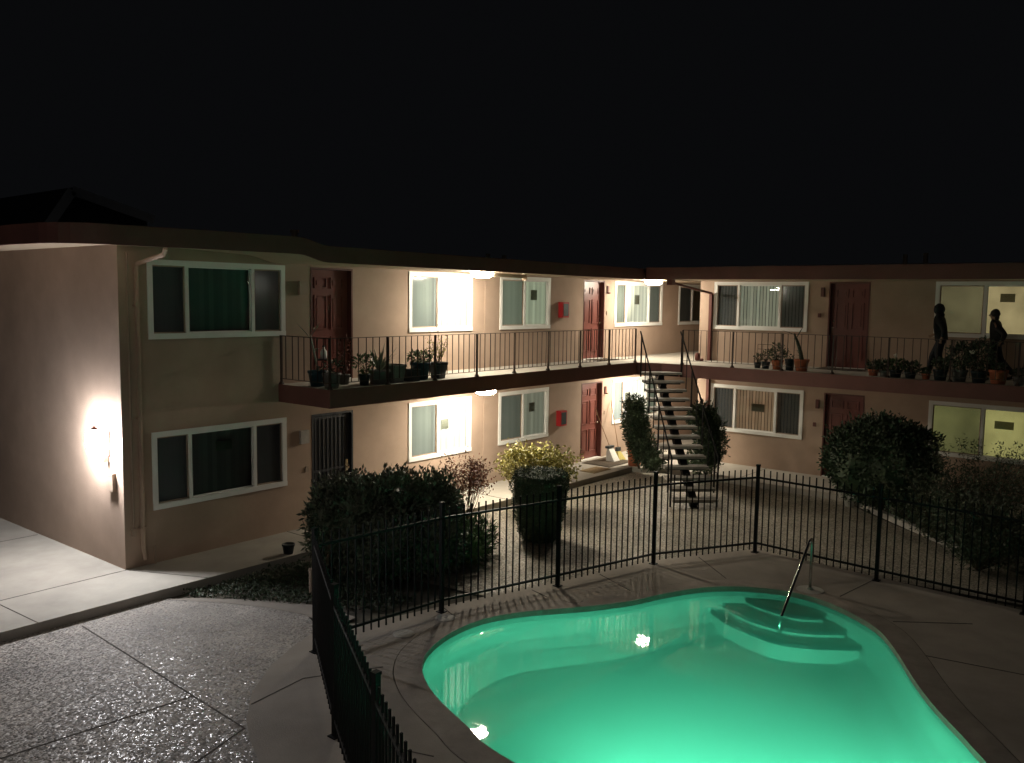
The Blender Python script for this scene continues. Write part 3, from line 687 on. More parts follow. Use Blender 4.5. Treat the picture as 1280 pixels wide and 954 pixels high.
# ---- neighbour's house whose gable shows faintly over the left roof
NB = thing('neighbor_house', 'dark house behind the left roof with a faint pale gable trim', 'house', (12,16,0))
mb = MB(); x0,xp,x1 = 9.2,11.1,14.4; y = 12.0+3; k = 1.12
def g(x): return (x-0)*k
px = [(11.2,5.6),(g(11.0),7.28),(g(13.3),6.62)]
mb.face([(px[0][0],y,0),(px[2][0],y,0),(px[2][0],y,px[2][1]),(px[1][0],y,px[1][1]),(px[0][0],y,px[0][1])]); mb.face([(px[0][0],y,0),(px[0][0],y+8,0),(px[0][0],y+8,5.6),(px[0][0],y,5.6)]); mb.build('wall','roof',NB)
rf = MB()
for a,b in ((px[0],px[1]),(px[1],px[2])): rf.hexa([(a[0],y-0.4,a[1]),(b[0],y-0.4,b[1]),(b[0],y+8,b[1]),(a[0],y+8,a[1]),(a[0],y-0.4,a[1]+0.1),(b[0],y-0.4,b[1]+0.1),(b[0],y+8,b[1]+0.1),(a[0],y+8,a[1]+0.1)])
ro = rf.build('roof','roof',NB)
mb = MB()
for a,b in ((px[0],px[1]),(px[1],px[2])): mb.bar((a[0],y-0.43,a[1]),(b[0],y-0.43,b[1]),0.04,0.28)
mb.build('bargeboard','white',ro)

# ------------------------------------------------------------------ lamps
M['lampold'] = emit('lamp_diffuser_weak', (1.0, 0.93, 0.82), LAMP*0.22)
M['lampfill'] = emit('lamp_diffuser_fill', (1.0, 0.96, 0.92), LAMP*0.62)
def ceiling_lamp(x, y, z, label, lm='lamp'):
    t = thing('ceiling_light', label, 'light', (x,y,z), 'round gallery ceiling lights')
    mb = MB(); mb.lathe((x,y,z),[(0.20,-0.025),(0.22,-0.02),(0.22,-0.002)],24); mb.build('base','white',t,True)
    mb = MB(); mb.lathe((x,y,z),[(0.08,-0.125),(0.15,-0.115),(0.205,-0.085),(0.225,-0.05),(0.22,-0.026)],28); mb.build('diffuser',lm,t,True)
    return t
ceiling_lamp(13.50,-0.90,4.745,'glowing round light under the roof eave above the overexposed upper window')
ceiling_lamp(20.25,-1.02,4.745,'glowing round light under the eave left of the brown downspout elbow')
ceiling_lamp(13.50,-1.02,2.35,'glowing round light under the balcony above the brightly lit ground floor window')
ceiling_lamp(20.2,-1.0,2.35,'round light under the walkway behind the top of the stairs')
ceiling_lamp(20.1,-16.6,4.745,'round light under the eave far along the right wing','lampold')
ceiling_lamp(-0.75,-8.6,4.72,'unseen round light added for fill under the eave of the gallery behind the viewpoint','lampfill')  # added lamp out of view, fills the surfaces facing the camera
t = thing('junction_box','slim cream duct under the eave right of the glowing upper light','duct',(14.2,-1.02,4.7))
mb = MB(); mb.box((13.59,-1.07,4.645),(14.73,-0.97,4.715)); mb.box((14.731,-1.08,4.60),(14.76,-0.96,4.745)); mb.build('duct','soffit',t)

# lantern on the end wall
t = thing('wall_lantern','dazzling white lantern on the end wall beside the corner','light',(XE,0.45,1.9))
mb = MB(); mb.box((XE-0.03,0.36,1.72),(XE-0.001,0.52,2.12)); mb.lathe((XE-0.21,0.44,2.13),[(0.055,0.0),(0.05,0.015),(0.03,0.03),(0.015,0.06)],14); mb.bar((XE-0.21,0.44,2.15),(XE-0.02,0.44,2.15),0.03,0.02); mb.build('back_plate','jamb',t)
mb = MB(); mb.lathe((XE-0.21,0.44,1.74),[(0.05,0),(0.075,0.02),(0.115,0.16),(0.125,0.30),(0.10,0.36),(0.05,0.385)],16); mb.build('lantern_glass','walllamp',t)
mb = MB(); mb.box((XE-0.10,0.40,1.62),(XE-0.02,0.48,1.80)); mb.build('sensor','pvc',t)
mb = MB(); mb.box((XE-0.06,0.22,1.18),(XE-0.001,0.42,1.46)); mb.box((XE-0.065,0.24,1.42),(XE-0.061,0.40,1.44))
tag(mb.build('outlet_box','pvc'),'tan utility box on the end wall below the lantern','utility box')

# pool light in the near wall, under water
t = thing('pool_light','round underwater lamp in the near wall of the pool','pool light',(7.7,-11.5,-0.75))
def pool_lamp(t, c, d):
    c = Vector(c); d = Vector(d).normalized(); u = Vector((-d.y,d.x,0)).normalized(); up = Vector((0,0,1))
    mb = MB(); mb.bar(c+d*0.25+up*0.050-u*0.36,c+d*0.25+up*0.050+u*0.36,0.56,0.015); mb.bar(c-up*0.055-u*0.34,c-up*0.055+u*0.34,0.06,0.02); mb.bar(c-d*0.045-u*0.36,c-d*0.045+u*0.36,0.06,0.095)
    for sg in (-1,1): mb.bar(c+u*0.33*sg-d*0.01,c+u*0.33*sg+d*0.22,0.03,0.095)
    mb.build('rim','steel',t)  # hood, cheeks and housing added to keep lens light from spilling upwards
    mb = MB(); q = c; mb.face([q-u*0.30-up*0.04,q+u*0.30-up*0.04,q+u*0.30+up*0.04,q-u*0.30+up*0.04]); mb.build('lens','poollamp',t)
pool_lamp(t,(7.75,-11.30,-0.45),(0.15,1,0.0))
t = thing('pool_light','underwater lamp in the left wall of the pool below the coping','pool light',(6.2,-9.0,-0.75))
pool_lamp(t,(6.24,-9.0,-0.45),(1,0.25,0))

# ------------------------------------------------------------------ staircase
T = thing('staircase','open tread outdoor staircase with iron rails between the two wings','staircase',(17.5,-3.2,G))
top = Vector((18.80,-2.10,0)); bot = Vector((16.43,-4.33,0)); run = (bot-top); dirn = run.normalized(); side = Vector((dirn.y,-dirn.x,0)).normalized()
if side.y < 0: side = -side       # side points to the left in the picture (towards +y)
hw = 0.49; NT = 14
treads = []
for k in range(1, NT+1):
    z = S-0.1853*k; c = top + run*((k-0.55)/(NT-0.55)) + Vector((0,0,z)); treads.append(c)
for c in treads:
    mb = MB(); a = c + side*hw; b = c - side*hw; w_ = dirn*0.145
    mb.hexa([a-w_+Vector((0,0,-0.055)),b-w_+Vector((0,0,-0.055)),b+w_+Vector((0,0,-0.055)),a+w_+Vector((0,0,-0.055)),a-w_,b-w_,b+w_,a+w_])
    mb.build('tread','tread',T)
mb = MB()
a = treads[0]-Vector((0,0,0.20))-dirn*0.25+Vector((0,0,0.15)); b = treads[-1]-Vector((0,0,0.13))+dirn*0.02
mb.bar(a,b,0.16,0.14)
for c in treads: mb.bar(c-Vector((0,0,0.16))-dirn*0.05,c-Vector((0,0,0.058))-dirn*0.0,0.14,0.16); mb.bar(c+side*0.42-Vector((0,0,0.075)),c-side*0.42-Vector((0,0,0.075)),0.05,0.035)
mb.build('stringer','black',T)
for s_, nm in ((1,'left'),(-1,'right')):
    mb = MB(); off = side*hw*s_*1.02
    a = treads[0]+off+Vector((0,0,0.98))-dirn*0.14; b = treads[-1]+off+Vector((0,0,0.86))
    mb.tube([a,b],0.019,8)
    for k in range(0,NT,2):
        c = treads[k]+off; zt = a.z+(b.z-a.z)*((c-a).dot(dirn)/((b-a).dot(dirn)))
        if k % 4 == 0: mb.box((c.x-0.014,c.y-0.014,c.z-0.12),(c.x+0.014,c.y+0.014,zt))
        else: mb.box((c.x-0.008,c.y-0.008,c.z-0.06),(c.x+0.008,c.y+0.008,zt))
    c = b; mb.box((c.x-0.016,c.y-0.016,G),(c.x+0.016,c.y+0.016,b.z))
    a2 = treads[0]+off+Vector((0,0,0.0))-dirn*0.1; b2 = treads[-1]+off
    mb.build('handrail','black',T)

# ------------------------------------------------------------------ pool fence
FT = thing('pool_fence','black iron picket fence around the pool deck','fence',(6.46,-4.41,G))
FP = [(2.1,-11.6),(3.15,-9.8),(4.21,-7.99),(5.29,-6.2),(6.46,-4.41),(8.45,-4.62),(10.4,-5.18),(12.35,-5.71),(14.12,-6.7),(13.94,-8.78),(13.78,-10.83),(13.6,-12.9)]
for p in FP:
    mb = MB(); mb.box((p[0]-0.026,p[1]-0.026,G),(p[0]+0.026,p[1]+0.026,1.40)); mb.box((p[0]-0.031,p[1]-0.031,1.40),(p[0]+0.031,p[1]+0.031,1.425))
    mb.box((p[0]-0.055,p[1]-0.055,G+0.001),(p[0]+0.055,p[1]+0.055,G+0.012)); mb.build('post','black',FT)
for a,b in zip(FP[:-1],FP[1:]):
    mb = MB(); A = Vector((*a,0)); B = Vector((*b,0)); L = (B-A).length; d = (B-A)/L
    for z in (1.20,G+0.17): mb.bar(A+d*0.026+Vector((0,0,z)),B-d*0.026+Vector((0,0,z)),0.028,0.032)
    k = round(L/0.118)
    for i in range(1,k):
        q = A+d*(L*i/k); mb.bar(q+Vector((0,0,G+0.06)),q+Vector((0,0,1.35+random.uniform(-0.004,0.004))),0.017,0.017)
    mb.build('picket_panel','black',FT)

# pool handrail, deck lids
H = thing('pool_handrail','slanted steel handrail over the pool steps','handrail',(12.77,-8.16,G))
mb = MB(); mb.tube([(12.77,-8.16,G),(12.77,-8.16,0.55),(12.76,-8.16,0.63),(12.72,-8.165,0.68),(12.64,-8.17,0.67),(12.57,-8.17,0.62),(11.63,-8.17,-0.24),(11.60,-8.17,-0.30),(11.60,-8.17,-0.80)],0.022,12); mb.build('rail','steel',H,True)
mb = MB(); mb.lathe((12.77,-8.16,G),[(0.20,0.002),(0.20,0.012),(0.05,0.02),(0.03,0.05)],24); mb.build('collar','border',H)
for x,y,l in ((7.55,-4.81,'pale round lid in the deck nearest the left fence run'),(8.31,-4.83,'pale round lid in the deck by the second back fence post'),(10.05,-5.72,'small dark round lid near the left pool bend')):
    mb = MB(); mb.lathe((x,y,G),[(0.14,0.002),(0.14,0.010),(0.12,0.014)],24); mb.lathe((x,y,G),[(0.02,0.0145),(0.02,0.018)],8)
    o = mb.build('skimmer_lid','border' if x < 9 else 'deck'); tag(o,l,'lid','round lids set in the pool deck')

# ------------------------------------------------------------------ fixtures
for z,l in ((S+1.10,'red fire extinguisher cabinet on the upper wall between window and door'),(1.06,'red fire extinguisher cabinet on the ground floor wall left of the red door')):
    t = thing('extinguisher_cabinet',l,'fire cabinet',(17.53,0,z),'red extinguisher cabinets')
    mb = MB(); mb.box((17.40,-0.14,z),(17.66,-0.001,z+0.38)); mb.build('cabinet','red',t)
    mb = MB(); mb.box((17.43,-0.148,z+0.04),(17.63,-0.141,z+0.34)); mb.build('glass_front','potdark',t)
    mb = MB(); mb.box((17.661,-0.10,z+0.06),(17.69,-0.05,z+0.32)); mb.tube([(17.70,-0.08,z+0.05),(17.70,-0.08,z+0.28)],0.03,8); mb.build('side_bracket','potdark',t)

# ------------------------------------------------------------------ plants
def pot(t, x, y, z, r, h, m_='potdark', sq=0.0, taper=0.75, rim=True):
    mb = MB(); pr = [(r*taper,0.0),(r*0.98,h*0.82)]
    if rim: pr += [(r*1.06,h*0.83),(r*1.06,h)]
    else: pr += [(r,h)]
    pr += [(r*0.9,h),(r*0.88,h*0.9)]
    mb.lathe((x,y,z),pr,20,sq=sq); mb.build('pot',m_,t,not sq)
    return z+h*0.9
def branches(mb, base, tops, r0=0.012, seg=4):
    for tp in tops:
        a = Vector(base)+Vector((random.uniform(-1,1),random.uniform(-1,1),0))*0.02; b = Vector(tp); pts = []
        for k in range(seg+1):
            t = k/seg; p = a.lerp(b, t); p += Vector((random.gauss(0,1),random.gauss(0,1),0))*0.012*(1 if 0<k<seg else 0); pts.append(p)
        mb.tube(pts,[r0*(1-0.7*k/seg) for k in range(seg+1)],5)
def bush_on(t, c, rx, ry, rz, n, L, W, m_, core=0.0, name='foliage', amp=0.2):
    """leaf cloud with clumps; core = share of the radius filled with a solid dark heart"""
    mb = MB(); c = Vector(c)
    if core: mb.blob(c,rx*core,ry*core,rz*core,seed=c.x,amp=amp)
    for i in range(n):
        d = Vector((random.gauss(0,1),random.gauss(0,1),random.gauss(0,1))).normalized()
        lump = 1+amp*noise.noise(d*2.3+c)*2.2+0.10*noise.noise(d*6+c)*2
        rr = (random.uniform(max(core*0.9,0.25),1.0))**0.5 if not core else random.uniform(core*0.93,1.06)
        p = c+Vector((d.x*rx,d.y*ry,d.z*rz))*rr*lump
        out = (d+Vector((random.gauss(0,.6),random.gauss(0,.6),random.gauss(0,.6)+0.25)))
        mb.leaf(p,L*random.uniform(.6,1.3),W*random.uniform(.7,1.2),out)
    return mb.build(name,m_,t)

def potted_bush(x,y,z,r,h,pm,cx,n,L,W,lm,label,cat='potted plant',sq=0.0,rise=0.6,grp='pots standing along the balconies'):
    t = thing('potted_plant',label,cat,(x,y,z),grp)
    zt = pot(t,x,y,z,r,h,pm,sq)
    mb = MB(); branches(mb,(x,y,zt-0.02),[(x+random.uniform(-1,1)*cx*.6,y+random.uniform(-1,1)*cx*.6,zt+rise*random.uniform(.5,.9)) for _ in range(6)],0.008); mb.build('stem','bark',t)
    bush_on(t,(x,y,zt+rise*0.55),cx,cx,rise*0.5,n,L,W,lm,0.0)
    return t
# left balcony, from its end towards the lamp
GL = 'pots standing along the balconies'
t = thing('potted_plant','tall forked pale leaf plant in a dark teal pot at the balcony end','potted plant',(9.42,-0.75,S),GL)
zt = pot(t,9.42,-0.75,S,0.17,0.27,'potblue',0.0)
mb = MB(); mb.tube([(9.42,-0.75,zt),(9.36,-0.72,zt+0.35),(9.30,-0.70,zt+0.62)],[0.02,0.016,0.012],6); mb.build('stem','leafpale',t)
mb = MB()
def blade(mb, p, d, L, W, droop=0.3, seg=5):
    p = Vector(p); d = Vector(d).normalized(); u = d.cross(Vector((0,0,1)))
    if u.length < 0.1: u = Vector((1,0,0))
    u.normalize(); pv = None
    for k in range(seg+1):
        t = k/seg; q = p+d*L*t-Vector((0,0,droop*L*t*t)); w_ = W*math.sin(math.pi*min(1,0.18+0.82*t))*0.5+0.002
        cur = (q+u*w_, q-u*w_)
        if pv: mb.face([pv[0],pv[1],cur[1],cur[0]])
        pv = cur
blade(mb,(9.32,-0.70,zt+0.55),(-0.55,0.25,0.8),0.42,0.09,0.1); blade(mb,(9.30,-0.70,zt+0.60),(0.5,-0.3,0.9),0.38,0.10,0.05); blade(mb,(9.36,-0.72,zt+0.35),(0.7,0.4,0.5),0.28,0.07,0.4); blade(mb,(9.42,-0.75,zt),(-0.4,-0.4,0.7),0.35,0.06,0.4); blade(mb,(9.42,-0.75,zt),(0.6,-0.2,0.7),0.35,0.06,0.4)
mb.build('foliage','leafpale',t)
t = thing('plant_stand','small dark wire stand with a white jug beside the teal pot','plant stand',(9.72,-0.5,S))
mb = MB()
for dx in (-0.12,0.12):
    for dy in (-0.12,0.12): mb.tube([(9.72+dx,-0.5+dy,S),(9.72+dx*.8,-0.5+dy*.8,S+0.42)],0.007,6)
mb.lathe((9.72,-0.5,S+0.42),[(0.15,0),(0.15,0.02)],16); mb.build('frame','black',t)
t = thing('white_jug','white plastic jug standing on the small wire stand','jug',(9.74,-0.5,S+0.44))
mb = MB(); mb.lathe((9.74,-0.5,S+0.441),[(0.055,0),(0.06,0.02),(0.06,0.13),(0.025,0.18),(0.02,0.21)],14); mb.build('bottle','plasticwhite',t,True)
mb = MB(); mb.lathe((9.74,-0.5,S+0.441),[(0.024,0.211),(0.024,0.235)],10); mb.build('cap','potblue',t)
potted_bush(9.36,-1.18,S,0.15,0.26,'potgrey',0.16,90,0.08,0.035,'leafdark','dark green round pot at the front corner of the balcony',rise=0.26)
t = potted_bush(9.95,-0.80,S,0.10,0.18,'potgrey',0.17,110,0.07,0.035,'leafred','red leaved plant in a small grey pot behind the corner pot',rise=0.62)
t = potted_bush(10.10,-1.16,S,0.10,0.20,'potdark',0.17,130,0.09,0.04,'leafmid','small black pot with drooping green leaves next to the spiky plant',rise=0.34)
t = thing('potted_plant','spiky long bladed plant in a wide grey bowl on the balcony','potted plant',(10.48,-1.12,S),GL)
zt = pot(t,10.48,-1.12,S,0.19,0.25,'potgrey',0.0,0.8)
mb = MB()
for k in range(26):
    a = random.uniform(0,6.28); e = random.uniform(0.5,1.5); blade(mb,(10.48,-1.12,zt-0.02),(math.cos(a)*0.6,math.sin(a)*0.6,e),random.uniform(.38,.6),0.032,random.uniform(.03,.3))
mb.build('foliage','leafpale',t)
t = thing('planter','empty grey rectangular planter between the spiky plant and the black box','planter',(10.86,-1.08,S),GL)
mb = MB(); mb.lathe((10.86,-1.08,S),[(0.15,0),(0.19,0.27),(0.205,0.275),(0.205,0.32),(0.18,0.32),(0.17,0.26)],20,sq=1.0); mb.build('pot','potgrey',t); mb = MB(); mb.lathe((10.86,-1.08,S+0.255),[(0.165,0),(0.165,0.008)],16,sq=1); mb.build('soil','soil',t)
t = thing('planter','low black box planter left of the bushy blue pot','planter',(11.30,-1.15,S),GL)
mb = MB(); mb.lathe((11.26,-1.15,S),[(0.12,0),(0.13,0.19),(0.14,0.192),(0.14,0.22),(0.12,0.22),(0.115,0.17)],20,sq=1.0); mb.build('pot','potdark',t); mb = MB(); mb.lathe((11.26,-1.15,S+0.17),[(0.112,0),(0.112,0.008)],16,sq=1); mb.build('soil','soil',t)
potted_bush(11.58,-1.05,S,0.19,0.33,'potblue',0.23,420,0.07,0.03,'leafmid','tall dark blue pot with low bushy green foliage',rise=0.22)
t = thing('potted_plant','leggy yellow green shrub in a black square pot on the lit balcony','potted plant',(12.03,-1.08,S),GL)
zt = pot(t,12.03,-1.08,S,0.155,0.31,'potdark',0.8,0.72)
tops = [(12.03+random.uniform(-.26,.26),-1.08+random.uniform(-.2,.2),zt+random.uniform(.35,.66)) for _ in range(11)]
mb = MB(); branches(mb,(12.03,-1.08,zt-0.02),tops,0.007); mb.build('stem','bark',t)
mb = MB()
for tp in tops:
    for k in range(26):
        f_ = random.uniform(.25,1.05); p = Vector((12.03,-1.08,zt)).lerp(Vector(tp),f_)+Vector((random.gauss(0,.02),random.gauss(0,.02),random.gauss(0,.02))); mb.leaf(p,random.uniform(.025,.06),random.uniform(.015,.03))
mb.build('foliage','leafyellow',t)

# right balcony
potted_bush(19.55,-4.28,S,0.085,0.13,'potdark',0.10,80,0.05,0.03,'leafdark','smallest dark pot at the left end of the right balcony row',rise=0.22)
t = potted_bush(19.50,-4.50,S,0.10,0.16,'potdark',0.13,120,0.05,0.03,'leafgrey','dark pot with grey leaves and a small wire trellis, second in the right balcony row',rise=0.26)
mb = MB()
for dy in (-0.18,-0.06,0.06,0.18): mb.tube([(19.55,-4.45+dy,S+0.1),(19.55,-4.45+dy,S+0.56)],0.004,5)
for zz in (0.3,0.45,0.56): mb.tube([(19.55,-4.27,S+zz),(19.55,-4.63,S+zz)],0.004,5)
mb.build('trellis','black',t)
potted_bush(19.46,-4.80,S,0.13,0.22,'terracotta',0.21,330,0.06,0.035,'leafgrey','full grey green bush in a terracotta pot on the right balcony',rise=0.36)
potted_bush(19.44,-5.10,S,0.11,0.26,'potdark',0.10,40,0.05,0.03,'leafdark','plain dark pot between the bush and the big terracotta pot',rise=0.12)
t = thing('potted_plant','tall crooked succulent with upper paddle leaf in a ribbed terracotta pot','potted plant',(19.42,-5.38,S),GL)
zt = pot(t,19.42,-5.38,S,0.16,0.27,'terracotta')
mb = MB(); mb.tube([(19.42,-5.38,zt),(19.43,-5.33,zt+0.22),(19.45,-5.25,zt+0.42),(19.47,-5.16,zt+0.60)],[0.05,0.042,0.035,0.02],7); mb.build('stem','leafdark',t)
mb = MB(); blade(mb,(19.47,-5.16,zt+0.58),(0.0,0.9,0.35),0.34,0.09,0.1); blade(mb,(19.45,-5.22,zt+0.50),(0,-0.5,0.9),0.3,0.08,0.0); blade(mb,(19.47,-5.1,zt+0.66),(0,0.9,0.05),0.3,0.07,0.2)
for k in range(26):
    f_ = random.random(); p = Vector((19.42,-5.38,zt)).lerp(Vector((19.46,-5.2,zt+.5)),f_); a = random.uniform(0,6.28); blade(mb,p,(math.cos(a),math.sin(a),0.5),random.uniform(.08,.2),0.04,0.3)
mb.build('foliage','leafdark',t)
t = thing('ornament','small brown jar standing by the corner of the right wing','jar',(20.7,-2.08,S))
mb = MB(); mb.lathe((20.72,-2.12,S+0.002),[(0.05,0),(0.07,0.04),(0.065,0.16),(0.05,0.18),(0.055,0.2)],14); mb.build('jar','jamb',t,True)
mb = MB(); mb.lathe((20.66,-2.27,S+0.002),[(0.05,0),(0.05,0.05),(0.03,0.07)],12); tag(mb.build('ornament','jamb',None,True),'low brown bowl standing right of the small jar','bowl')
# dim row by the walkers
row = [(19.45,-6.95,.11,.14,'terracotta','leafdark',.15,.18,'low terracotta pot just right of the upper doormat, in the dark'),
       (19.42,-7.18,.10,.13,'potgrey','leafdark',.15,.20,'low grey pot left of the white flower'),
       (19.40,-7.42,.13,.16,'potdark','leafmid',.19,.22,'dark pot with a single white flower on the dim balcony'),
       (19.38,-7.72,.12,.14,'potdark','leafdark',.18,.20,'black pot right of the white flower'),
       (19.36,-8.03,.085,.12,'terracotta','leafdark',.07,.10,'tiny terracotta pot left of the first walker'),
       (19.36,-8.30,.14,.22,'potdark','leafdark',.17,.24,'dark pot at the feet of the left walker'),
       (19.34,-8.66,.15,.24,'potgrey','leafdark',.24,.55,'grey pot with a tall dark bush right of the left walker'),
       (19.34,-9.02,.15,.24,'potdark','leafdark',.26,.62,'dark pot with the tallest dark bush between the two walkers'),
       (19.34,-9.36,.17,.28,'terracotta','leafdark',.12,.14,'large terracotta pot at the feet of the right walker'),
       (19.33,-9.72,.11,.16,'potgrey','leafdark',.12,.16,'small grey pot at the right edge of the picture')]
for x,y,r,h,pm,lm,cx,rise,l in row:
    t = potted_bush(x,y,S,r,h,pm,cx,int(220*cx/.15*max(1,rise/.3)),0.07,0.04,lm,l,rise=rise)
    if 'white flower' in l and 'single' in l:
        mb = MB(); mb.tube([(x,y,S+.2),(x,y+.02,S+.46)],0.006,5); mb.build('flower_stem','leafmid',t)
        mb = MB()
        for k in range(14): mb.leaf((x,y+.02,S+.46),0.055,0.04)
        mb.build('flower','petal',t)
    if 'tallest' in l:
        mb = MB()
        for k in range(16): mb.leaf((x-.2,y+.12,S+.62),0.06,0.05)
        mb.build('flower','petal',t)  # white petals put in for a bright spot of unknown cause
        
# ground floor: plants round the stair foot
def shrub(label, name, cat, base, clumps, lm, L, W, dens, trunk=None, core=0.72, grp=None):
    t = thing(name,label,cat,base,grp)
    mb = MB(); n0 = 0
    for (cx,cy,cz,rx,ry,rz) in clumps:
        c = Vector((cx,cy,cz))
        if core: mb.blob(c,rx*core,ry*core,rz*core,seed=cx+cy,amp=0.15,nu=16,nv=10)
        n_ = int(dens*(rx*ry+ry*rz+rx*rz)*4)
        for i in range(n_):
            d = Vector((random.gauss(0,1),random.gauss(0,1),random.gauss(0,1))).normalized()
            lump = 1+0.16*noise.noise(d*2.5+c)*2+0.09*noise.noise(d*7+c)*2
            p = c+Vector((d.x*rx,d.y*ry,d.z*rz))*random.uniform(core*0.95,1.04)*lump
            if p.z < base[2]+0.01: continue
            mb.leaf(p,L*random.uniform(.6,1.35),W*random.uniform(.7,1.2),d+Vector((random.gauss(0,.6),random.gauss(0,.6),random.gauss(0,.6)+.3)))
    for (cx,cy,cz,rx,ry,rz) in clumps:      # sprigs that stand out of the outline
        for i in range(int(dens*rx*ry*0.10)):
            d = Vector((random.gauss(0,1),random.gauss(0,1),abs(random.gauss(0,1))+.2)).normalized()
            p0 = Vector((cx+d.x*rx,cy+d.y*ry,cz+d.z*rz)); dv = (d+Vector((0,0,.6))).normalized()*random.uniform(.06,.16)
            for q in range(7): mb.leaf(p0+dv*(q/6),L*.8,W*.8,dv.normalized()+Vector((random.gauss(0,.7),random.gauss(0,.7),random.gauss(0,.5))))
    mb.build('foliage',lm,t)
    mb = MB()
    if trunk is None: trunk = [[(base[0],base[1],base[2]),(clumps[0][0],clumps[0][1],clumps[0][2])]]
    for tr in trunk:
        mb = MB(); mb.tube(tr,[0.03*(1-0.5*k/len(tr)) for k in range(len(tr))],6); mb.build('trunk','bark',t)
    return t
# left evergreen beside the stairs: a leaning column, in a tall terracotta pot
shrub('dark upright evergreen on the left of the staircase, leaning over a terracotta pot','evergreen_shrub','shrub',(18.75,-1.75,0),
      [(19.08,-1.25,1.52,.27,.27,.28),(19.03,-1.30,1.22,.34,.34,.40),(18.93,-1.42,0.90,.37,.34,.42),(18.82,-1.65,0.60,.35,.34,.38),(18.66,-1.92,0.36,.32,.34,.28),(18.56,-2.15,0.30,.27,.28,.25)],
      'leafdark',0.075,0.035,1000,[[(18.75,-1.62,0),(18.80,-1.4,.6),(18.9,-1.1,1.3)]],grp='evergreens flanking the staircase')
shrub('dark upright evergreen on the right of the staircase','evergreen_shrub','shrub',(19.3,-3.2,0),
      [(19.25,-3.05,1.46,.28,.30,.30),(19.30,-3.20,1.12,.36,.38,.44),(19.25,-3.28,0.72,.36,.38,.42),(19.15,-3.15,0.36,.36,.40,.32),(19.28,-2.82,1.36,.20,.18,.22)],
      'leafdark',0.075,0.035,1000,[[(19.3,-3.2,0),(19.3,-3.15,.6),(19.3,-3.1,1.2)]],grp='evergreens flanking the staircase')
mb = MB(); t = thing('terracotta_pot','tall terracotta pot on the walk corner under the left evergreen','pot',(19.05,-1.32,0))
pot(t,19.05,-1.30,0.001,0.19,0.62,'terracotta',0.0,0.82); mb = MB(); mb.lathe((19.05,-1.30,0.55),[(0.16,0),(0.16,0.01)],16); mb.build('soil','soil',t)
# long hedge along the left run of the walk
HB = [(8.75,-2.0,.60,.45,.40,.74),(8.95,-2.35,.62,.50,.46,.78),(9.4,-2.6,.60,.58,.5,.76),(9.95,-2.8,.55,.55,.50,.76),(10.32,-2.72,.54,.36,.46,.72),(9.25,-1.9,.58,.5,.4,.74),(9.8,-2.2,.58,.55,.45,.74),(9.0,-3.0,.3,.5,.45,.5),(9.6,-3.3,.25,.55,.42,.48)]
shrub('broad dark leafy hedge between the walk and the pool fence','hedge','hedge',(9.3,-2.5,G),HB,'leafhedge',0.095,0.042,1000,
      [[(8.4,-2.2,G),(8.5,-2.2,.5)],[(9.2,-2.6,G),(9.2,-2.5,.6)],[(10.1,-2.7,G),(10.0,-2.7,.6)],[(9.6,-2.3,G),(9.7,-2.2,.6)]],core=0.76)
# nandina
def wispy(label, x, y, z, h, sp, n, lm, L, W, name='nandina'):
    t = thing(name,label,'shrub',(x,y,z))
    tops = [(x+random.gauss(0,1)*sp*.5,y+random.gauss(0,1)*sp*.5,z+h*random.uniform(.62,1.0)) for _ in range(n)]
    mb = MB(); branches(mb,(x,y,z),tops,0.010,5); mb.build('stem','bark',t)
    mb = MB()
    for tp in tops:
        for k in range(70):
            p = Vector(tp)+Vector((random.gauss(0,.10),random.gauss(0,.10),random.gauss(-.03,.09))); mb.leaf(p,random.uniform(.6,1.2)*L,random.uniform(.6,1.2)*W)
    mb.build('foliage',lm,t); return t
wispy('reddish nandina shrub standing at the end of the dark hedge',11.85,-2.0,G,1.24,.40,26,'leafred',0.065,0.03)
wispy('yellow green feathery nandina behind the clipped bush',13.7,-2.2,G,1.28,.62,75,'leafyellow',0.085,0.042)
shrub('low green clump of strappy leaves at the foot of the hedge','ground_plant','plant',(10.5,-3.4,G),[(10.35,-3.35,.12,.42,.38,.36),(10.9,-3.05,.10,.38,.34,.34)],'leafmid',0.15,0.03,420,[[(10.5,-3.4,G),(10.5,-3.35,.1)]],core=0.7)
# clipped bush: flat top, narrowing to its foot
t = thing('clipped_bush','dense clipped bush with a flat top narrowing to the ground by the fence','shrub',(12.1,-3.45,G))
mb = MB(); cx,cy = 12.25,-3.42
pr = [(0.26,0.0),(0.33,0.15),(0.40,0.5),(0.45,0.9),(0.46,1.12),(0.40,1.22),(0.2,1.25)]
mb.lathe((cx,cy,G),[(r*0.9,z*0.97) for r,z in pr],24,sq=0.35)
for i in range(9000):
    if random.random() < 0.25: zz = random.uniform(1.17,1.27); a = random.uniform(0,6.28); rr = 0.44*math.sqrt(random.random())
    else:
        zz = random.uniform(0.0,1.2); a = random.uniform(0,6.28)
        for (r0,z0_),(r1,z1_) in zip(pr[:-1],pr[1:]):
            if z0_ <= zz <= z1_: rr = r0+(r1-r0)*(zz-z0_)/(z1_-z0_)
    k = 1/max(abs(math.cos(a)),abs(math.sin(a))); k = 1+(k-1)*0.35
    nz_ = 1+0.05*noise.noise(Vector((a*2,zz*5,0)))*2
    p = (cx+rr*k*nz_*math.cos(a)*random.uniform(.93,1.03),cy+rr*k*nz_*math.sin(a)*random.uniform(.93,1.03),G+zz)
    mb.leaf(p,random.uniform(.025,.05),random.uniform(.015,.028),(math.cos(a)+random.gauss(0,.6),math.sin(a)+random.gauss(0,.6),random.gauss(.4,.6)))
mb.build('foliage','leafdark',t)
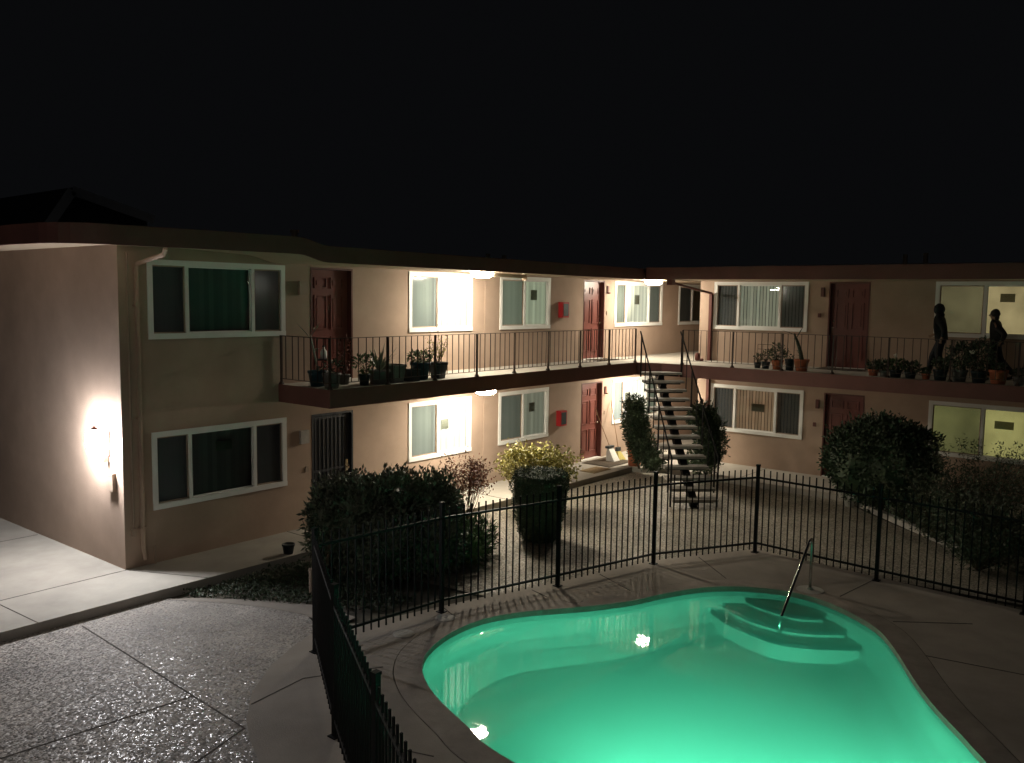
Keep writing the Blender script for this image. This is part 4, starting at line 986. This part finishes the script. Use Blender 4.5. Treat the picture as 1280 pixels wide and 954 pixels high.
mb = MB(); mb.tube([(cx,cy,G),(cx,cy,.3)],0.04,7); mb.build('trunk','bark',t)
# round dark bush and scrub on the right
shrub('big round black green bush in front of the right wing ground floor door','round_bush','shrub',(18.55,-7.55,G),
      [(18.5,-7.45,.95,.98,1.0,.92),(18.4,-7.0,1.0,.6,.6,.68),(18.45,-7.95,1.05,.6,.62,.70),(18.5,-7.5,1.35,.7,.72,.56)],'leafdark',0.09,0.05,560,[[(18.55,-7.55,G),(18.5,-7.5,.5)]],core=0.86)
def scrub(label, x, y, h, sp, n, lm='leafgrey'):
    t = thing('scrub_bush',label,'shrub',(x,y,G),'straggly bushes in the right hand bed')
    tops = [(x+random.gauss(0,1)*sp*.5,y+random.gauss(0,1)*sp*.5,G+h*random.uniform(.35,1.0)) for _ in range(n)]
    mb = MB(); branches(mb,(x,y,G),tops,0.008,5); mb.build('stem','bark',t)
    mb = MB()
    for tp in tops:
        for k in range(150):
            f_ = random.uniform(.2,1.03); p = Vector((x,y,G)).lerp(Vector(tp),f_)+Vector((random.gauss(0,.07),random.gauss(0,.07),random.gauss(0,.05))); mb.leaf(p,random.uniform(.04,.09),random.uniform(.015,.03))
    mb.build('foliage',lm,t)
scrub('tall straggly bush standing before the yellow green window',17.4,-9.6,1.9,1.1,60)
scrub('straggly bush left of the tallest one beside the border blocks',17.0,-9.0,1.35,.9,45)
scrub('dark straggly bush nearest the right fence post',15.6,-9.9,1.35,1.0,55)
scrub('straggly bush at the right edge of the picture behind the fence',16.4,-10.9,1.75,1.1,60)
scrub('low straggly bush under the big round bush',18.3,-8.6,1.0,.8,40)
# block border of that bed
for i in range(7):
    a = Vector((18.95,-6.95,0)).lerp(Vector((16.5,-9.55,0)),i/7); b = Vector((18.95,-6.95,0)).lerp(Vector((16.5,-9.55,0)),(i+0.94)/7)
    mb = MB(); mb.bar(a+Vector((0,0,G+0.05)),b+Vector((0,0,G+0.05+random.uniform(-.01,.01))),0.13,0.11)
    pos = ['edging block nearest the round bush, first of the pale row','second edging block of the pale row, counted from the round bush','third edging block of the pale row, counted from the round bush','middle edging block of the pale row along the right hand bed','fifth edging block of the pale row, counted from the round bush','sixth edging block of the pale row, counted from the round bush','edging block nearest the pool fence, last of the pale row']
    o = mb.build('border_block','border'); tag(o,pos[i],'edging block','edging blocks of the right hand bed')
t = thing('bucket','white bucket at the left foot of the round black green bush','bucket',(19.0,-6.6,G))
mb = MB(); mb.lathe((18.98,-6.62,0.0),[(0.11,0.001),(0.135,0.26),(0.145,0.262),(0.145,0.285),(0.125,0.285),(0.12,0.2)],18); mb.build('pail','plasticwhite',t,True)
mb = MB(); mb.tube([(18.98+0.14*math.cos(a),-6.62+0.14*math.sin(a)*0.2-0.13,0.24-0.10*math.sin(a)) for a in [math.pi*k/8 for k in range(9)]],0.004,5); mb.build('bail','steel',t)
t = thing('small_white_pot','low white pot right of the bucket under the bush','pot',(18.9,-6.95,G)); pot(t,18.78,-6.80,G,0.12,0.2,'plasticwhite'); mb = MB(); mb.lathe((18.78,-6.80,G+.165),[(.1,0),(.1,.008)],14); mb.build('soil','soil',t)
# two dark stakes behind the hedge
t = thing('garden_stakes','dark pointed stakes standing up behind the hedge','stakes',(10.9,-1.55,G))
mb = MB(); mb.tube([(10.85,-1.6,G),(10.8,-1.62,1.0)],[.018,.01],6); mb.tube([(10.93,-1.6,G),(10.9,-1.60,1.05)],[.018,.01],6); mb.build('stake','bark',t)
# small pot and pipe stub near the left corner of the hedge
t = thing('small_dark_pot','small dark pot on the walk edge left of the hedge','pot',(8.55,-1.2,0)); pot(t,8.5,-1.12,0.001,0.10,0.16,'potdark'); mb = MB(); mb.lathe((8.5,-1.12,.13),[(.085,0),(.085,.008)],14); mb.build('soil','soil',t)
mb = MB(); mb.tube([(7.75,-2.7,G),(7.75,-2.7,0.22)],0.05,12); mb.tube([(7.75,-2.7,0.22),(7.75,-2.7,0.25)],0.06,12)
tag(mb.build('pipe_stub','pvc'),'short capped grey pipe standing in the bed left of the fence corner','pipe')

# broom and dustpan at the ground floor door, doormats
t = thing('dustpan','white and dark lobby dustpan leaning by the ground floor red door','dustpan',(19.2,-0.62,0))
mb = MB(); mb.hexa([(19.02,-0.72,.002),(19.30,-0.72,.002),(19.30,-0.46,.002),(19.02,-0.46,.002),(19.06,-0.50,.36),(19.27,-0.50,.36),(19.27,-0.44,.36),(19.06,-0.44,.36)]); mb.build('pan','plasticwhite',t)
mb = MB(); mb.box((19.03,-0.53,.34),(19.30,-0.42,.40)); mb.build('rim','potdark',t)
mb = MB(); mb.tube([(19.16,-0.47,.38),(19.72-.62,-0.03,1.35)],0.010,6); mb.build('handle','wood',t)
t = thing('broom','angled broom with yellow bristles leaning on the wall right of the dustpan','broom',(19.5,-0.6,0))
mb = MB(); mb.hexa([(19.30,-0.70,.002),(19.62,-0.70,.002),(19.60,-0.60,.002),(19.28,-0.60,.002),(19.36,-0.60,.24),(19.48,-0.60,.24),(19.48,-0.54,.24),(19.36,-0.54,.24)]); mb.build('bristles','yellow',t)
mb = MB(); mb.box((19.34,-0.61,.24),(19.50,-0.53,.34)); mb.build('head','potdark',t)
mb = MB(); mb.tube([(19.42,-0.57,.34),(19.85,-0.04,1.50)],0.011,6); mb.build('handle','wood',t)
for (x0,x1,y0,y1,z,m_,l) in ((17.45,18.2,-1.15,-0.7,0.003,'mattan','tan doormat left of the ground floor red door'),(18.35,19.5,-1.0,-0.15,0.003,'rubber','grey doormat in front of the ground floor red door'),
        (18.55,19.4,-0.55,-0.08,S+.003,'rubber','dark doormat at the upper red door by the stair')):
    mb = MB(); mb.box((x0,y0,z),(x1,y1,z+0.012)); mb.box((x0+.04,y0+.04,z+.0125),(x1-.04,y1-.04,z+0.017)); tag(mb.build('doormat',m_),l,'doormat','doormats')
mb = MB(); mb.box((20.35,-6.35,S+.003),(20.95,-5.35,S+.015)); mb.box((20.39,-6.31,S+.0155),(20.91,-5.39,S+.02)); tag(mb.build('doormat','rubber'),'dark doormat at the upper door of the right wing','doormat','doormats')

# low ground cover in the left bed
mb = MB()
for i in range(9000):
    x = random.uniform(6.3,8.6); y = random.uniform(-4.0,-1.3)
    if x < 6.3+( -1.3-y)*0.55+0.15: continue
    hgt = 0.03+0.08*max(0,noise.noise(Vector((x*2,y*2,0)))+.3)
    mb.leaf((x,y,G-0.02+random.uniform(0,hgt)),random.uniform(.03,.07),random.uniform(.015,.03))
tag(mb.build('ground_cover','leafdark'),'low dark ground cover in the bed between walk and driveway','ground cover',kind='stuff')
mb = MB()
for i in range(7000):
    t_ = random.random(); x = random.uniform(14.6,18.9); y = random.uniform(-12,-7)
    if (x-18.95)*(-2.6)-(y+6.95)*(-2.45) > -0.4*0 and False: continue
    # keep to the bed side of the block border
    if y > -6.95+(x-18.95)*1.061-0.15: continue
    mb.leaf((x,y,G-0.02+random.uniform(0,.07)),random.uniform(.03,.08),random.uniform(.02,.04))
tag(mb.build('leaf_litter','leafgrey'),'dry leaf litter and low weeds in the right hand bed','ground cover',kind='stuff')

# ------------------------------------------------------------------ people
def skin_mesh(name, nodes, edges, parent, m_, root=0, sub=2):
    """one continuous skinned surface grown from joints"""
    me = bpy.data.meshes.new(name); me.from_pydata([n_[0] for n_ in nodes],edges,[])
    o = bpy.data.objects.new(name,me); sc.collection.objects.link(o)
    sk = o.modifiers.new('skin','SKIN'); sk.use_smooth_shade = True
    for i,nn in enumerate(nodes):
        r = nn[1]; me.skin_vertices[0].data[i].radius = r if isinstance(r,tuple) else (r,r)
        me.skin_vertices[0].data[i].use_root = (i == root)
    ss = o.modifiers.new('sub','SUBSURF'); ss.levels = sub; ss.render_levels = sub
    dg = bpy.context.evaluated_depsgraph_get(); nm = bpy.data.meshes.new_from_object(o.evaluated_get(dg))
    o.modifiers.clear(); old = o.data; o.data = nm; bpy.data.meshes.remove(old); nm.name = name
    nm.materials.clear(); nm.materials.append(M[m_]); o.parent = parent
    for p in nm.polygons: p.use_smooth = True
    return o
def person(label, loc, hgt, front, back, bend_arm, hooded, jm, tm):
    """walks towards +y. front/back: foot offsets (y, z) of the leading and trailing foot."""
    t = thing('person',label,'person',loc)
    k = hgt/1.75
    V = lambda x,y,z: (x*k,y*k,z*k)
    lean = 0.05
    J = dict(pel=V(0,0,.93), waist=V(0,.01,1.08), chest=V(0,lean,1.30), neck=V(0,lean+.02,1.48), head=V(0,lean+.05,1.60), crown=V(0,lean+.04,1.70))
    def leg(s, foot):
        hip = V(.09*s,0,.90); fy,fz = foot; ank = V(.09*s,fy,fz+.09)
        mid = ((hip[0]+ank[0])/2,(hip[1]+ank[1])/2,(hip[2]+ank[2])/2)
        knee = (mid[0],mid[1]+.06*k+(.05*k if fy < 0 else 0),mid[2]+.01*k); toe = V(.10*s,fy+.16,fz+.035-(0.03 if fz > 0.02 else 0)); heel = V(.09*s,fy-.03,fz+.05)
        return hip,knee,ank,toe,heel
    def arm(s, hand, elbow):
        return V(.18*s,lean,1.42),V(.22*s,elbow[0],elbow[1]),V(.20*s,hand[0],hand[1])
    N = []; E = []
    def add(p,r,prev=None):
        N.append((p,r)); i = len(N)-1
        if prev is not None: E.append((prev,i))
        return i
    def rk(a,b=None): return (a*k,(b or a)*k)
    p0 = add(J['pel'],rk(.13,.10)); w0 = add(J['waist'],rk(.12,.09),p0); c0 = add(J['chest'],rk(.15,.11),w0); n0 = add(J['neck'],rk(.055),c0); h0 = add(J['head'],rk(.085,.095),n0); h1 = add(J['crown'],rk(.065,.075),h0)
    # nose and chin give the head a profile
    add((0,J['head'][1]+.115*k,J['head'][2]),rk(.012),h0)
    limbs = {}
    for s,ft in ((1,front),(-1,back)):
        hip,knee,ank,toe,heel = leg(s,ft); a = add(hip,rk(.085),p0); b = add(knee,rk(.055),a); c = add(ank,rk(.038),b); d = add(toe,rk(.03),c); limbs[s] = (hip,knee,ank,toe,heel)
    arms = {}
    for s,(hand,elb) in ((1,bend_arm[0]),(-1,bend_arm[1])):
        sh,el,ha = arm(s,hand,elb); a = add(sh,rk(.055),c0); b = add(el,rk(.042),a); c = add(ha,rk(.028),b); arms[s] = (sh,el,ha)
        dv = (Vector(ha)-Vector(el)).normalized(); pm = Vector(ha)+dv*.075*k; d = add(tuple(pm),rk(.030,.016),c)
        sd = Vector((0,dv.z,-dv.y)).normalized()
        for q in range(4):
            o_ = sd*(q-1.5)*.019*k; l1 = (.045-.004*abs(q-1.2))*k; f1 = pm+o_+dv*l1*.8; f2 = f1+(dv*.7+Vector((-s*.6,0,0)))*l1*.8
            e = add(tuple(f1),rk(.0085),d); add(tuple(f2),rk(.0075),e)
        th = Vector(ha)+dv*.03*k+sd*-.035*k; e = add(tuple(th),rk(.010),c); add(tuple(th+dv*.04*k),rk(.009),e)
    skin_mesh('body',N,E,t,'skin')
    # trousers
    N = []; E = []; p0 = add(J['pel'],rk(.145,.115)); wv = add(J['waist'],rk(.13,.10),p0)
    for s in (1,-1):
        hip,knee,ank,toe,heel = limbs[s]; a = add(hip,rk(.12),p0); b = add(knee,rk(.09),a); c = add((ank[0],ank[1],ank[2]+.02*k),rk(.062),b)
    skin_mesh('trousers',N,E,t,tm)
    # shoes
    for s in (1,-1):
        hip,knee,ank,toe,heel = limbs[s]; N = []; E = []; a = add(heel,rk(.042)); b = add(((ank[0]+toe[0])/2,(ank[1]+toe[1])/2,(heel[2]+toe[2])/2),rk(.045),a); add(toe,rk(.036),b)
        skin_mesh('shoe',N,E,t,'hair')
    # jacket
    N = []; E = []
    hem = V(0,-.01,.88); p0 = add(J['waist'],rk(.18,.155)); add(hem,rk(.20,.17),p0); c0 = add(J['chest'],rk(.215,.17),p0); n0 = add(J['neck'],rk(.105,.105),c0)
    for s in (1,-1):
        sh,el,ha = arms[s]; a = add(sh,rk(.092),c0); b = add(el,rk(.078),a); add(tuple(Vector(ha)*.94+Vector(el)*.06),rk(.045),b)
    skin_mesh('jacket',N,E,t,jm)
    hd = Vector(J['head'])
    mb = MB()
    if hooded: mb.blob(hd+Vector(loc)+Vector((0,-.022*k,.035*k)),.115*k,.125*k,.145*k,seed=1,amp=.04); mb.blob(hd+Vector(loc)+Vector((0,-.05*k,-.10*k)),.11*k,.10*k,.09*k,seed=2,amp=.05)
    else: mb.blob(hd+Vector(loc)+Vector((0,-.03*k,.05*k)),.10*k,.105*k,.11*k,seed=3,amp=.06); mb.blob(hd+Vector(loc)+Vector((0,-.06*k,-.03*k)),.085*k,.06*k,.12*k,seed=4,amp=.06)
    mb.build('hood' if hooded else 'hair',jm if hooded else 'hair',t,True)
    # eyes, ears
    for s in (1,-1):
        mb = MB(); mb.blob(hd+Vector(loc)+Vector((.032*s*k,.088*k,.012*k)),.011*k,.008*k,.009*k,amp=0,nu=8,nv=6); mb.build('eye','plasticwhite',t,True)
    return t
person('hooded figure in dark clothes striding left beside the window frame on the upper right balcony',(20.05,-8.12,S),1.55,(.26,0),(-.16,.03),(((.20,1.02),(-.02,1.12)),((-.06,.95),(-.12,1.16))),True,'cloth','denim')
person('figure in a dark jacket walking left in front of the gold lit upper window',(19.95,-9.19,S),1.47,(.16,0),(-.42,.08),(((.22,1.0),(.02,1.12)),((-.12,.98),(-.20,1.14))),False,'cloth2','cloth')
